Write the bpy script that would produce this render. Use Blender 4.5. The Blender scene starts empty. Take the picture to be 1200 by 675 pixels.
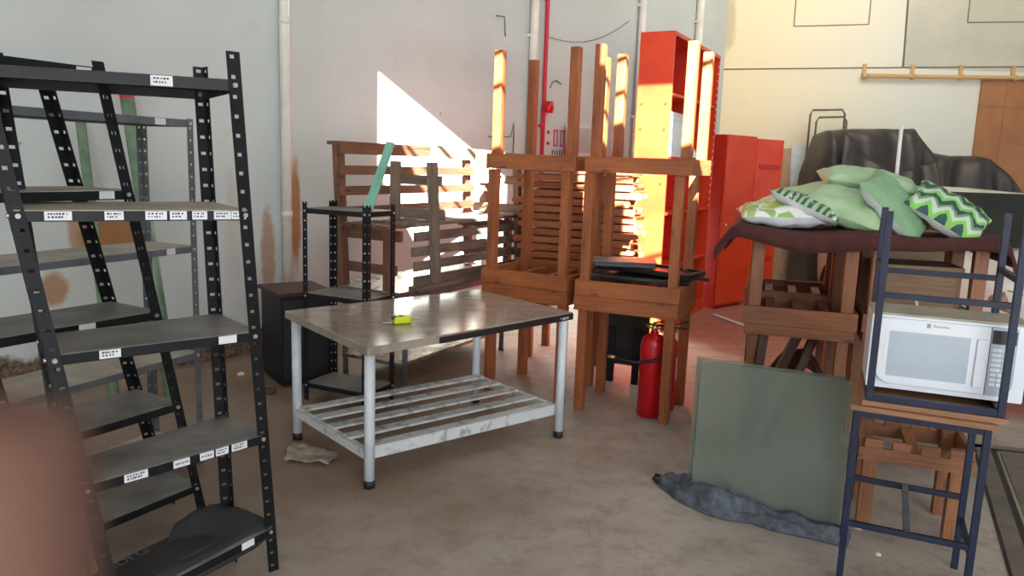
import bpy, bmesh, math, random
from mathutils import Vector, Matrix, Euler, noise
random.seed(7)
C = bpy.context.scene.collection
PI = math.pi
V = Vector

# ------------------------------------------------------------------ materials
def nodemat(name):
    m = bpy.data.materials.new(name); m.use_nodes = True
    nt = m.node_tree
    return m, nt, nt.nodes['Principled BSDF']
def N(nt, t, **k):
    n = nt.nodes.new(t)
    for a, b in k.items(): setattr(n, a, b)
    return n
def L(nt, a, b): nt.links.new(a, b)
def c4(c): return (c[0], c[1], c[2], 1)
def srgb(r, g, b):
    f = lambda v: (v/255/12.92) if v/255 <= .04045 else ((v/255+.055)/1.055)**2.4
    return (f(r), f(g), f(b))
def mixrgb(nt, fac, a, b, blend='MIX'):
    n = N(nt, 'ShaderNodeMix', data_type='RGBA', blend_type=blend)
    for s, v in ((n.inputs[0], fac), (n.inputs[6], a), (n.inputs[7], b)):
        if isinstance(v, (int, float)): s.default_value = v
        elif isinstance(v, tuple): s.default_value = c4(v)
        else: L(nt, v, s)
    return n.outputs[2]
def math_(nt, op, a, b=None, clamp=False):
    n = N(nt, 'ShaderNodeMath', operation=op, use_clamp=clamp)
    for i, v in enumerate((a, b)):
        if v is None: continue
        if isinstance(v, (int, float)): n.inputs[i].default_value = v
        else: L(nt, v, n.inputs[i])
    return n.outputs[0]
def ramp(nt, fac, lo, hi):
    n = N(nt, 'ShaderNodeMapRange', clamp=True)
    L(nt, fac, n.inputs[0]); n.inputs[1].default_value = lo; n.inputs[2].default_value = hi
    return n.outputs[0]
def noise_(nt, vec, scale, detail=4, rough=.6, sc=(1,1,1), loc=(0,0,0)):
    mp = N(nt, 'ShaderNodeMapping'); mp.inputs['Scale'].default_value = sc; mp.inputs['Location'].default_value = loc
    L(nt, vec, mp.inputs[0])
    n = N(nt, 'ShaderNodeTexNoise'); n.inputs['Scale'].default_value = scale
    n.inputs['Detail'].default_value = detail; n.inputs['Roughness'].default_value = rough
    L(nt, mp.outputs[0], n.inputs['Vector'])
    return n.outputs['Fac']
def coord(nt, which='Object'):
    return N(nt, 'ShaderNodeTexCoord').outputs[which]
def bump(nt, bs, h, strength=.2, dist=.01):
    b = N(nt, 'ShaderNodeBump'); b.inputs['Strength'].default_value = strength; b.inputs['Distance'].default_value = dist
    L(nt, h, b.inputs['Height']); L(nt, b.outputs[0], bs.inputs['Normal'])
def blob(nt, vec, c, s, wob=.5, ns=3.0, lo=.0, hi=.5):
    """a stain of its own: an ellipsoid mask with a ragged border"""
    mp = N(nt, 'ShaderNodeVectorMath', operation='SUBTRACT'); L(nt, vec, mp.inputs[0]); mp.inputs[1].default_value = c
    dv = N(nt, 'ShaderNodeVectorMath', operation='DIVIDE'); L(nt, mp.outputs[0], dv.inputs[0]); dv.inputs[1].default_value = s
    ln = N(nt, 'ShaderNodeVectorMath', operation='LENGTH'); L(nt, dv.outputs[0], ln.inputs[0])
    n = noise_(nt, vec, ns, 5, .65)
    d = math_(nt, 'SUBTRACT', 1.0, ln.outputs['Value'])
    d = math_(nt, 'ADD', d, math_(nt, 'MULTIPLY', math_(nt, 'SUBTRACT', n, .5), wob*2))
    return ramp(nt, d, lo, hi)
def mat(name, col, rough=.5, metal=0, col2=None, scale=6, lo=.4, hi=.65, bmp=0, bscale=None, spec=None):
    m, nt, bs = nodemat(name)
    v = coord(nt)
    bs.inputs['Roughness'].default_value = rough; bs.inputs['Metallic'].default_value = metal
    if spec is not None: bs.inputs['Specular IOR Level'].default_value = spec
    if col2 is None: col2 = tuple(c*.82 for c in col)
    f = ramp(nt, noise_(nt, v, scale), lo, hi)
    L(nt, mixrgb(nt, f, col, col2), bs.inputs['Base Color'])
    if bmp: bump(nt, bs, noise_(nt, v, bscale or scale*6), bmp)
    return m
def wood(name, a, b, dark=None, rough=.55, grain=1.0, knots=True):
    m, nt, bs = nodemat(name)
    uv = coord(nt, 'UV')
    n1 = noise_(nt, uv, 5, 5, .6, (1.0, 22*grain, 1))
    n2 = noise_(nt, uv, 3, 3, .5, (.7, 3, 1), (3, 1, 0))
    n3 = noise_(nt, uv, 9, 6, .7, (1.5, 60*grain, 1), (0, 7, 0))
    col = mixrgb(nt, ramp(nt, n1, .35, .68), a, b)
    col = mixrgb(nt, math_(nt, 'MULTIPLY', ramp(nt, n2, .42, .75), .6), col, dark or tuple(c*.5 for c in b))
    if knots:
        vo = N(nt, 'ShaderNodeTexVoronoi'); vo.inputs['Scale'].default_value = 1
        mp = N(nt, 'ShaderNodeMapping'); mp.inputs['Scale'].default_value = (3.2, 11, 1); L(nt, uv, mp.inputs[0]); L(nt, mp.outputs[0], vo.inputs['Vector'])
        k = math_(nt, 'SUBTRACT', 1, ramp(nt, vo.outputs['Distance'], .05, .13))
        col = mixrgb(nt, math_(nt, 'MULTIPLY', k, .75), col, tuple(c*.3 for c in b))
    L(nt, col, bs.inputs['Base Color'])
    bs.inputs['Roughness'].default_value = rough
    bump(nt, bs, n3, .12, .004)
    return m
M = {}
M['stool'] = wood('orange_pine', srgb(176,104,58), srgb(140,74,38), srgb(96,44,22), .5)
M['brown'] = wood('brown_wood', srgb(160,104,68), srgb(126,78,50), srgb(72,44,30), .55)
M['dark_brown'] = wood('dark_brown_wood', srgb(84,48,34), srgb(60,34,25), srgb(34,22,18), .6)
M['bench'] = wood('red_brown_slat', srgb(134,90,66), srgb(106,70,54), srgb(62,44,36), .6)
M['grey_wood'] = wood('weathered_wood', srgb(142,122,106), srgb(110,92,80), srgb(62,52,46), .8)
M['pale_wood'] = wood('pale_wood', srgb(190,160,126), srgb(166,134,100), srgb(120,94,68), .6)
M['box_wood'] = wood('dusty_wood', srgb(150,122,92), srgb(120,92,66), srgb(84,60,42), .7)
M['chair_wood'] = wood('chair_slat_wood', srgb(182,108,62), srgb(138,74,42), srgb(74,40,24), .5, knots=False)
M['ply'] = wood('plywood', srgb(168,124,88), srgb(140,98,68), srgb(110,72,48), .6, knots=False)
M['black'] = mat('black_paint', srgb(17,18,21), .5, .0, srgb(26,27,30), 9, spec=.3)
M['shelf_top'] = mat('dusty_black_steel', srgb(128,124,118), .5, .0, srgb(92,90,88), 5, bmp=.02)
M['shelf_dust'] = mat('dusty_pale_steel', srgb(176,166,150), .6, .0, srgb(146,138,126), 5)
M['grey_steel'] = mat('grey_paint', srgb(98,102,106), .45, .0, srgb(82,86,90), 8)
M['bolt'] = mat('zinc', (.6,.6,.6), .35, .9)
M['paper'] = mat('white_paper', (.8,.8,.82), .7)
M['ink'] = mat('pen_ink', (.03,.03,.07), .6)
M['white_paint'] = mat('white_tube_paint', srgb(214,220,224), .35, 0, srgb(196,204,210), 7)
M['white_slat'] = mat('chipped_white_paint', srgb(206,210,210), .55, 0, srgb(150,152,150), 14, .52, .66, bmp=.05)
M['rubber'] = mat('black_rubber', (.015,.015,.016), .6)
M['black_edge'] = mat('black_edge_band', srgb(38,33,31), .5)
M['lime'] = mat('lime_plastic', srgb(206,226,30), .35)
M['black_plastic'] = mat('black_plastic', (.02,.02,.022), .4)
M['film'] = mat('dusty_plastic_film', srgb(176,164,148), .5, 0, srgb(140,128,114), 12)
M['red'] = mat('red_cabinet_paint', srgb(218,70,34), .35, 0, srgb(208,58,28), 3)
M['red_dark'] = mat('red_inner_paint', srgb(190,44,26), .42, 0, srgb(170,36,22), 3)
M['ext_red'] = mat('extinguisher_red', srgb(200,18,30), .28, 0, srgb(186,14,26), 3)
M['pipe_red'] = mat('pipe_red', srgb(206,40,58), .5)
M['brass'] = mat('brass', (.7,.5,.2), .3, .9)
M['maroon'] = mat('maroon_cloth', srgb(82,40,38), .9, 0, srgb(66,32,31), 10, bmp=.1, bscale=300)
M['pale_green'] = mat('pale_green_satin', srgb(178,206,164), .6, 0, srgb(160,192,148), 5, bmp=.06, bscale=30)
M['mid_green'] = mat('sage_green_fabric', srgb(140,176,136), .7, 0, srgb(124,162,122), 6, bmp=.05, bscale=30)
M['white_fabric'] = mat('white_fabric', srgb(226,230,232), .8, 0, srgb(206,210,216), 5)
M['blue'] = mat('navy_blue_paint', srgb(34,42,66), .45, 0, srgb(27,34,56), 9, spec=.35)
M['micro'] = mat('white_appliance', srgb(228,234,242), .3, 0, srgb(222,228,238), 3)
M['micro_top'] = mat('dusty_beige_top', srgb(176,168,150), .6, 0, srgb(150,142,124), 6)
M['micro_win'] = mat('grey_window_mesh', srgb(178,190,204), .25, 0, srgb(170,183,198), 4)
M['micro_panel'] = mat('key_panel_grey', srgb(180,190,202), .4)
M['tarp'] = mat('black_tarpaulin', srgb(50,46,45), .45, 0, srgb(66,60,58), 3, bmp=.15, bscale=9)
M['board_brown'] = mat('brown_board', srgb(176,122,82), .7, 0, srgb(162,108,72), 2.2)
M['car'] = mat('white_car_paint', srgb(226,222,212), .3, 0, srgb(216,212,202), 2)
M['car_glass'] = mat('dark_car_glass', srgb(42,46,42), .08, 0, srgb(52,56,50), 2)
M['amber'] = mat('headlamp_lens', srgb(170,140,120), .15, 0, srgb(110,86,72), 12)
M['tyre'] = mat('tyre', (.02,.02,.02), .8)
M['chrome'] = mat('chrome', (.7,.7,.7), .15, 1)
M['denim'] = mat('dark_denim', srgb(98,104,112), .95, 0, srgb(62,68,78), 30, .35, .7, bmp=.2, bscale=160)
M['green_pole'] = mat('green_glass_tube', srgb(122,146,118), .25, 0, srgb(98,124,100), 8)
M['tape_red'] = mat('red_tape', srgb(226,50,44), .4)
M['turquoise'] = wood('turquoise_paint', srgb(132,190,170), srgb(108,168,148), srgb(86,120,100), .6)
M['gas_yellow'] = mat('ochre_pipe_paint', srgb(206,160,92), .5, 0, srgb(190,170,140), 20)
M['card'] = mat('cardboard', srgb(206,178,146), .8)
M['black_cloth'] = mat('black_mat', srgb(48,47,47), .75, 0, srgb(40,39,40), 6, bmp=.1, bscale=60)
M['tray_grey'] = mat('grey_tray', srgb(112,108,102), .45)
M['skin'] = mat('skin', srgb(110,77,64), .7, 0, srgb(100,69,57), 40)
M['plaster_white'] = mat('white_plastic_pipe', srgb(224,221,213), .5, 0, srgb(210,206,198), 4)
M['sleeve'] = mat('blue_shirt', srgb(60,74,104), .9)
M['trim_line'] = mat('dark_gap', srgb(112,104,92), .9)
M['hatch'] = mat('hatch_steel', srgb(122,112,102), .6, .0, srgb(100,92,84), 5)
M['roof'] = mat('roof_sheet', (.42,.42,.42), .6)

def steel_mat():
    m, nt, bs = nodemat('worn_stainless')
    v = coord(nt)
    f = ramp(nt, noise_(nt, v, 7, 6, .7), .4, .66)
    L(nt, mixrgb(nt, f, srgb(176,170,160), srgb(128,120,110)), bs.inputs['Base Color'])
    bs.inputs['Metallic'].default_value = .85
    L(nt, math_(nt, 'ADD', .22, math_(nt, 'MULTIPLY', f, .25)), bs.inputs['Roughness'])
    return m
M['steel'] = steel_mat()
def laminate_mat():
    m, nt, bs = nodemat('grey_laminate')
    v = coord(nt)
    f = ramp(nt, noise_(nt, v, 4, 6, .7, (1, 2.5, 1)), .42, .66)
    s = ramp(nt, noise_(nt, v, 14, 6, .75, (1, 1.6, 1), (4, 2, 0)), .55, .68)
    col = mixrgb(nt, f, srgb(166,154,140), srgb(142,130,118))
    col = mixrgb(nt, math_(nt, 'MULTIPLY', s, .5), col, srgb(76,66,58))
    L(nt, col, bs.inputs['Base Color'])
    L(nt, math_(nt, 'ADD', .14, math_(nt, 'MULTIPLY', s, .3)), bs.inputs['Roughness'])
    return m
M['laminate'] = laminate_mat()
def glass_mat():
    m, nt, bs = nodemat('dusty_green_glass')
    v = coord(nt)
    bs.inputs['Base Color'].default_value = c4(srgb(214,232,222))
    bs.inputs['Roughness'].default_value = .03
    bs.inputs['IOR'].default_value = 1.5
    bs.inputs['Transmission Weight'].default_value = 1
    # a film of dust on the sheet
    du = N(nt, 'ShaderNodeBsdfDiffuse'); du.inputs['Color'].default_value = c4(srgb(150,158,148))
    mx = N(nt, 'ShaderNodeMixShader')
    f = noise_(nt, v, 3.5, 5, .6)
    L(nt, math_(nt, 'ADD', .26, math_(nt, 'MULTIPLY', ramp(nt, f, .3, .7), .2)), mx.inputs[0])
    L(nt, bs.outputs[0], mx.inputs[1]); L(nt, du.outputs[0], mx.inputs[2])
    L(nt, mx.outputs[0], nt.nodes['Material Output'].inputs[0])
    return m
M['glass'] = glass_mat()
def leaf_mat(name, kind):
    m, nt, bs = nodemat(name)
    uv = coord(nt, 'UV')
    bs.inputs['Roughness'].default_value = .7
    white = srgb(230,234,228)
    if kind == 'leaf':
        vo = N(nt, 'ShaderNodeTexVoronoi'); vo.feature = 'DISTANCE_TO_EDGE'; vo.inputs['Scale'].default_value = 5
        L(nt, uv, vo.inputs['Vector'])
        vc = N(nt, 'ShaderNodeTexVoronoi'); vc.inputs['Scale'].default_value = 5; L(nt, uv, vc.inputs['Vector'])
        sep = N(nt, 'ShaderNodeSeparateColor'); L(nt, vc.outputs['Color'], sep.inputs[0])
        g = mixrgb(nt, sep.outputs[0], srgb(126,170,96), srgb(190,214,120))
        g = mixrgb(nt, ramp(nt, sep.outputs[1], .6, .65), g, white)
        col = mixrgb(nt, ramp(nt, vo.outputs['Distance'], .03, .07), white, g)
    elif kind == 'dark_leaf':
        w = N(nt, 'ShaderNodeTexWave'); w.inputs['Scale'].default_value = 3.2; w.inputs['Distortion'].default_value = 5; w.inputs['Detail'].default_value = 1.5
        L(nt, uv, w.inputs['Vector'])
        col = mixrgb(nt, ramp(nt, w.outputs['Fac'], .45, .55), srgb(60,92,80), srgb(160,192,140))
        col = mixrgb(nt, ramp(nt, noise_(nt, uv, 6), .56, .62), col, white)
    else:  # chevron
        sx = N(nt, 'ShaderNodeSeparateXYZ'); L(nt, uv, sx.inputs[0])
        tri = math_(nt, 'PINGPONG', math_(nt, 'MULTIPLY', sx.outputs[0], 4.2), .5)
        ph = math_(nt, 'FRACT', math_(nt, 'ADD', math_(nt, 'MULTIPLY', sx.outputs[1], 2.6), math_(nt, 'MULTIPLY', tri, .9)))
        a = ramp(nt, ph, .30, .32); b = ramp(nt, ph, .52, .54); c = ramp(nt, ph, .8, .82)
        col = mixrgb(nt, a, srgb(52,82,84), srgb(138,206,96))
        col = mixrgb(nt, b, col, srgb(206,222,200))
        col = mixrgb(nt, c, col, srgb(126,160,112))
    L(nt, col, bs.inputs['Base Color'])
    return m
M['leaf'] = leaf_mat('leaf_print', 'leaf'); M['dark_leaf'] = leaf_mat('dark_leaf_print', 'dark_leaf'); M['chevron'] = leaf_mat('green_chevron_print', 'chevron')

# ------------------------------------------------------------------ mesh builder
class MB:
    """collects shapes; build() links them as ONE mesh object. o = world point taken as the origin"""
    def __init__(s, o=(0,0,0)):
        s.bm = bmesh.new(); s.uv = s.bm.loops.layers.uv.new('UVMap'); s.o = V(o)
    def face(s, vs, mi=0, uvs=None, smooth=False):
        try: f = s.bm.faces.new(vs)
        except ValueError: return None
        f.material_index = mi; f.smooth = smooth
        if uvs:
            for l, u in zip(f.loops, uvs): l[s.uv].uv = u
        return f
    def hexa(s, p, mi=0, ax=None):
        """p: 8 corners, bottom ring then top ring; ax: length axis for the grain"""
        vs = [s.bm.verts.new(V(q)-s.o) for q in p]
        off = (random.random()*20, random.random()*20)
        a = V(ax).normalized() if ax is not None else V((1,0,0))
        t = a.cross(V((.31,.2,.93))).normalized(); b = a.cross(t)
        for q in ((0,3,2,1),(4,5,6,7),(0,1,5,4),(1,2,6,5),(2,3,7,6),(3,0,4,7)):
            vv = [vs[i] for i in q]
            s.face(vv, mi, [(v.co.dot(a)+off[0], v.co.dot(t)+v.co.dot(b)*1.1+off[1]) for v in vv])
        return s
    def box(s, c, d, mi=0, rz=0, ax=None):
        c = V(c); x, y, z = d[0]/2, d[1]/2, d[2]/2
        R = Matrix.Rotation(rz, 3, 'Z')
        if ax is None:
            k = max(range(3), key=lambda i: d[i]); ax = R @ V([1 if i == k else 0 for i in range(3)])
        P = [c + R @ V(q) for q in ((-x,-y,-z),(x,-y,-z),(x,y,-z),(-x,y,-z),(-x,-y,z),(x,-y,z),(x,y,z),(-x,y,z))]
        return s.hexa(P, mi, ax)
    def bar(s, p0, p1, w, h, up=(0,0,1), mi=0, taper=1.0):
        """box beam from p0 to p1; h along up, w sideways"""
        p0, p1 = V(p0), V(p1); a = (p1-p0).normalized()
        side = a.cross(V(up))
        if side.length < 1e-4: side = a.cross(V((0,1,0)))
        side.normalize(); u = side.cross(a).normalized()
        P = []
        for sg in (-1, 1):
            for p, k in ((p0, 1), (p1, taper)):
                pass
        q = [p0 - side*w/2 - u*h/2, p1 - side*w*taper/2 - u*h*taper/2, p1 + side*w*taper/2 - u*h*taper/2, p0 + side*w/2 - u*h/2]
        r = [p0 - side*w/2 + u*h/2, p1 - side*w*taper/2 + u*h*taper/2, p1 + side*w*taper/2 + u*h*taper/2, p0 + side*w/2 + u*h/2]
        return s.hexa(q + r, mi, a)
    def cyl(s, p0, p1, r, r2=None, seg=14, mi=0, caps=True):
        p0, p1 = V(p0), V(p1); a = (p1-p0).normalized(); r2 = r if r2 is None else r2
        t = a.cross(V((.3,.2,.93)));
        if t.length < 1e-3: t = a.cross(V((1,0,0)))
        t.normalize(); b = a.cross(t)
        A, B = [], []
        for i in range(seg):
            th = 2*PI*i/seg; d = t*math.cos(th) + b*math.sin(th)
            A.append(s.bm.verts.new(p0 + d*r - s.o)); B.append(s.bm.verts.new(p1 + d*r2 - s.o))
        for i in range(seg):
            j = (i+1) % seg; s.face([A[i], A[j], B[j], B[i]], mi, None, True)
        if caps:
            s.face(A[::-1], mi); s.face(B, mi)
        return s
    def tube(s, pts, r, seg=8, mi=0):
        pts = [V(p) for p in pts]; rings = []
        for i, p in enumerate(pts):
            a = (pts[min(i+1, len(pts)-1)] - pts[max(i-1, 0)]).normalized()
            t = a.cross(V((.31,.22,.93)));
            if t.length < 1e-3: t = a.cross(V((1,0,0)))
            t.normalize(); b = a.cross(t)
            rings.append([s.bm.verts.new(p + (t*math.cos(2*PI*k/seg) + b*math.sin(2*PI*k/seg))*r - s.o) for k in range(seg)])
        for A, B in zip(rings, rings[1:]):
            for k in range(seg):
                j = (k+1) % seg; s.face([A[k], A[j], B[j], B[k]], mi, None, True)
        s.face(rings[0][::-1], mi); s.face(rings[-1], mi)
        return s
    def lathe(s, prof, c=(0,0,0), seg=24, mi=0):
        c = V(c); rings = []
        for r, z in prof:
            rings.append([s.bm.verts.new(c + V((r*math.cos(2*PI*k/seg), r*math.sin(2*PI*k/seg), z)) - s.o) for k in range(seg)])
        for A, B in zip(rings, rings[1:]):
            for k in range(seg):
                j = (k+1) % seg; s.face([A[k], A[j], B[j], B[k]], mi, None, True)
        s.face(rings[0][::-1], mi); s.face(rings[-1], mi)
        return s
    def prism(s, pts, n, mi=0, ax=None):
        """polygon pts (3-D, planar) pushed along vector n"""
        n = V(n); A = [s.bm.verts.new(V(p)-s.o) for p in pts]; B = [s.bm.verts.new(V(p)+n-s.o) for p in pts]
        a = V(ax).normalized() if ax is not None else (V(pts[1])-V(pts[0])).normalized()
        b = a.cross(n.normalized()); off = random.random()*9
        U = lambda vs: [(v.co.dot(a)+off, v.co.dot(b)+off) for v in vs]
        s.face(A[::-1], mi, U(A[::-1])); s.face(B, mi, U(B))
        k = len(pts)
        for i in range(k):
            j = (i+1) % k; q = [A[i], A[j], B[j], B[i]]; s.face(q, mi, U(q))
        return s
    def grid(s, fn, nu, nv, mi=0, uvs=1.0, mif=None):
        g = [[s.bm.verts.new(V(fn(i/nu, j/nv))-s.o) for j in range(nv+1)] for i in range(nu+1)]
        for i in range(nu):
            for j in range(nv):
                m = mif(i/nu, j/nv) if mif else mi
                s.face([g[i][j], g[i+1][j], g[i+1][j+1], g[i][j+1]], m,
                       [(i/nu*uvs, j/nv*uvs), ((i+1)/nu*uvs, j/nv*uvs), ((i+1)/nu*uvs, (j+1)/nv*uvs), (i/nu*uvs, (j+1)/nv*uvs)], True)
        return s
    def build(s, name, mats, parent=None, bevel=0, solid=0, sub=0, loc=None):
        me = bpy.data.meshes.new(name)
        bmesh.ops.recalc_face_normals(s.bm, faces=s.bm.faces)
        s.bm.to_mesh(me); s.bm.free()
        o = bpy.data.objects.new(name, me); C.objects.link(o)
        for m in (mats if isinstance(mats, (list, tuple)) else [mats]): me.materials.append(M[m] if isinstance(m, str) else m)
        if solid:
            k = o.modifiers.new('thickness', 'SOLIDIFY'); k.thickness = solid; k.offset = 0
        if sub:
            k = o.modifiers.new('smooth', 'SUBSURF'); k.levels = sub; k.render_levels = sub
        if bevel:
            k = o.modifiers.new('edge', 'BEVEL'); k.width = bevel; k.segments = 2; k.limit_method = 'ANGLE'; k.angle_limit = .7
        if parent: o.parent = parent
        if loc is not None: o.location = loc
        elif not parent: o.location = s.o
        return o
def tag(o, label, cat, group=None, kind=None):
    if label: o['label'] = label
    if cat: o['category'] = cat
    if group: o['group'] = group
    if kind: o['kind'] = kind
    return o
def thing(name, label, cat, loc=(0,0,0), rz=0, group=None):
    o = bpy.data.objects.new(name, None); C.objects.link(o); o.empty_display_size = .1
    o.location = loc; o.rotation_euler = (0,0,rz)
    return tag(o, label, cat, group)
def structure(o): o['kind'] = 'structure'; return o
def dup(root, loc, rot, label, group=None):
    r = root.copy(); C.objects.link(r); r.location = loc; r.rotation_euler = rot; r['label'] = label
    if group: r['group'] = group
    for ch in list(root.children):
        c = ch.copy(); C.objects.link(c); c.parent = r
        for g in list(ch.children):
            d = g.copy(); C.objects.link(d); d.parent = c
    return r
def lettering(name, txt, size, mtx, m, parent=None, ext=.0004):
    cu = bpy.data.curves.new(name, 'FONT'); cu.body = txt; cu.size = size; cu.extrude = ext; cu.align_x = 'CENTER'; cu.align_y = 'CENTER'
    cu.materials.append(M[m]); o = bpy.data.objects.new(name, cu); C.objects.link(o)
    bpy.context.view_layer.update()
    me = bpy.data.meshes.new_from_object(o.evaluated_get(bpy.context.evaluated_depsgraph_get()))
    bpy.data.objects.remove(o); me.name = name
    o = bpy.data.objects.new(name, me); C.objects.link(o); o.matrix_local = mtx
    if parent: o.parent = parent
    return o
def frame_mtx(p, xdir, ydir):
    x = V(xdir).normalized(); y = (V(ydir) - x*V(ydir).dot(x)).normalized(); z = x.cross(y)
    m = Matrix((x, y, z)).transposed().to_4x4(); m.translation = V(p); return m
def nz(p, s=1.0, seed=0): return noise.noise(V(p)*s + V((seed*7.3, seed*3.1, seed*1.7)))
# ------------------------------------------------------------------ camera (26 mm phone lens, 1.6 m above the floor)
CAM_F, PITCH, ROLL, CAM_H = 900.0, .162, .034, 1.6
_c, _s = math.cos(PITCH), math.sin(PITCH)
RM = Matrix(((math.cos(ROLL), -math.sin(ROLL), 0), (math.sin(ROLL), math.cos(ROLL), 0), (0,0,1))) @ Matrix(((1,0,0),(0,-_s,-_c),(0,_c,-_s)))
RIGHT, DOWN, FWD = V(RM[0]), V(RM[1]), V(RM[2])
cam = bpy.data.cameras.new('camera'); co = bpy.data.objects.new('camera', cam); C.objects.link(co)
cm = Matrix((RIGHT, -DOWN, -FWD)).transposed().to_4x4(); cm.translation = (0,0,CAM_H); co.matrix_world = cm
cam.sensor_width = 36; cam.lens = 27; cam.clip_start = .005; cam.clip_end = 100
cam.dof.use_dof = True; cam.dof.focus_distance = 3.4; cam.dof.aperture_fstop = 7.5
bpy.context.scene.camera = co

# ------------------------------------------------------------------ setting
def floor_mat():
    m, nt, bs = nodemat('worn_concrete'); v = coord(nt)
    n1 = noise_(nt, v, 1.1, 6, .65); n2 = noise_(nt, v, 6, 6, .7); n3 = noise_(nt, v, 45, 3, .6)
    col = mixrgb(nt, ramp(nt, n1, .35, .68), srgb(184,174,162), srgb(154,144,132))
    col = mixrgb(nt, math_(nt, 'MULTIPLY', ramp(nt, n2, .48, .72), .6), col, srgb(120,109,98))
    col = mixrgb(nt, math_(nt, 'MULTIPLY', ramp(nt, n3, .55, .75), .35), col, srgb(200,188,174))
    # old red floor paint at the back on the right
    red = blob(nt, v, (4.0, 8.0, 0), (2.5, 3.2, 5), .1, 2.5, 0, .08)
    redc = mixrgb(nt, ramp(nt, n2, .4, .7), srgb(166,94,72), srgb(140,84,68))
    col = mixrgb(nt, math_(nt, 'MULTIPLY', red, .85), col, redc)
    brown = blob(nt, v, (-1.3, 4.6, 0), (2.2, 2.4, 5), .4, 1.4, 0, .5)
    col = mixrgb(nt, math_(nt, 'MULTIPLY', brown, .8), col, srgb(136,108,86))
    # pale scuffs
    sc = ramp(nt, noise_(nt, v, 3.2, 7, .75, (1, 2.2, 1), (5, 1, 0)), .66, .74)
    col = mixrgb(nt, math_(nt, 'MULTIPLY', sc, .45), col, srgb(214,206,194))
    # hairline cracks
    vo = N(nt, 'ShaderNodeTexVoronoi'); vo.feature = 'DISTANCE_TO_EDGE'; vo.inputs['Scale'].default_value = .8
    wv = N(nt, 'ShaderNodeVectorMath', operation='ADD'); L(nt, v, wv.inputs[0])
    nc = N(nt, 'ShaderNodeTexNoise'); nc.inputs['Scale'].default_value = 2.5; L(nt, v, nc.inputs['Vector']); L(nt, nc.outputs['Color'], wv.inputs[1])
    L(nt, wv.outputs[0], vo.inputs['Vector'])
    cr = math_(nt, 'SUBTRACT', 1, ramp(nt, vo.outputs['Distance'], .002, .008))
    col = mixrgb(nt, math_(nt, 'MULTIPLY', cr, .14), col, srgb(70,60,52))
    L(nt, col, bs.inputs['Base Color'])
    L(nt, math_(nt, 'ADD', .48, math_(nt, 'MULTIPLY', n2, .3)), bs.inputs['Roughness'])
    bump(nt, bs, n3, .08, .004)
    return m
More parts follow.
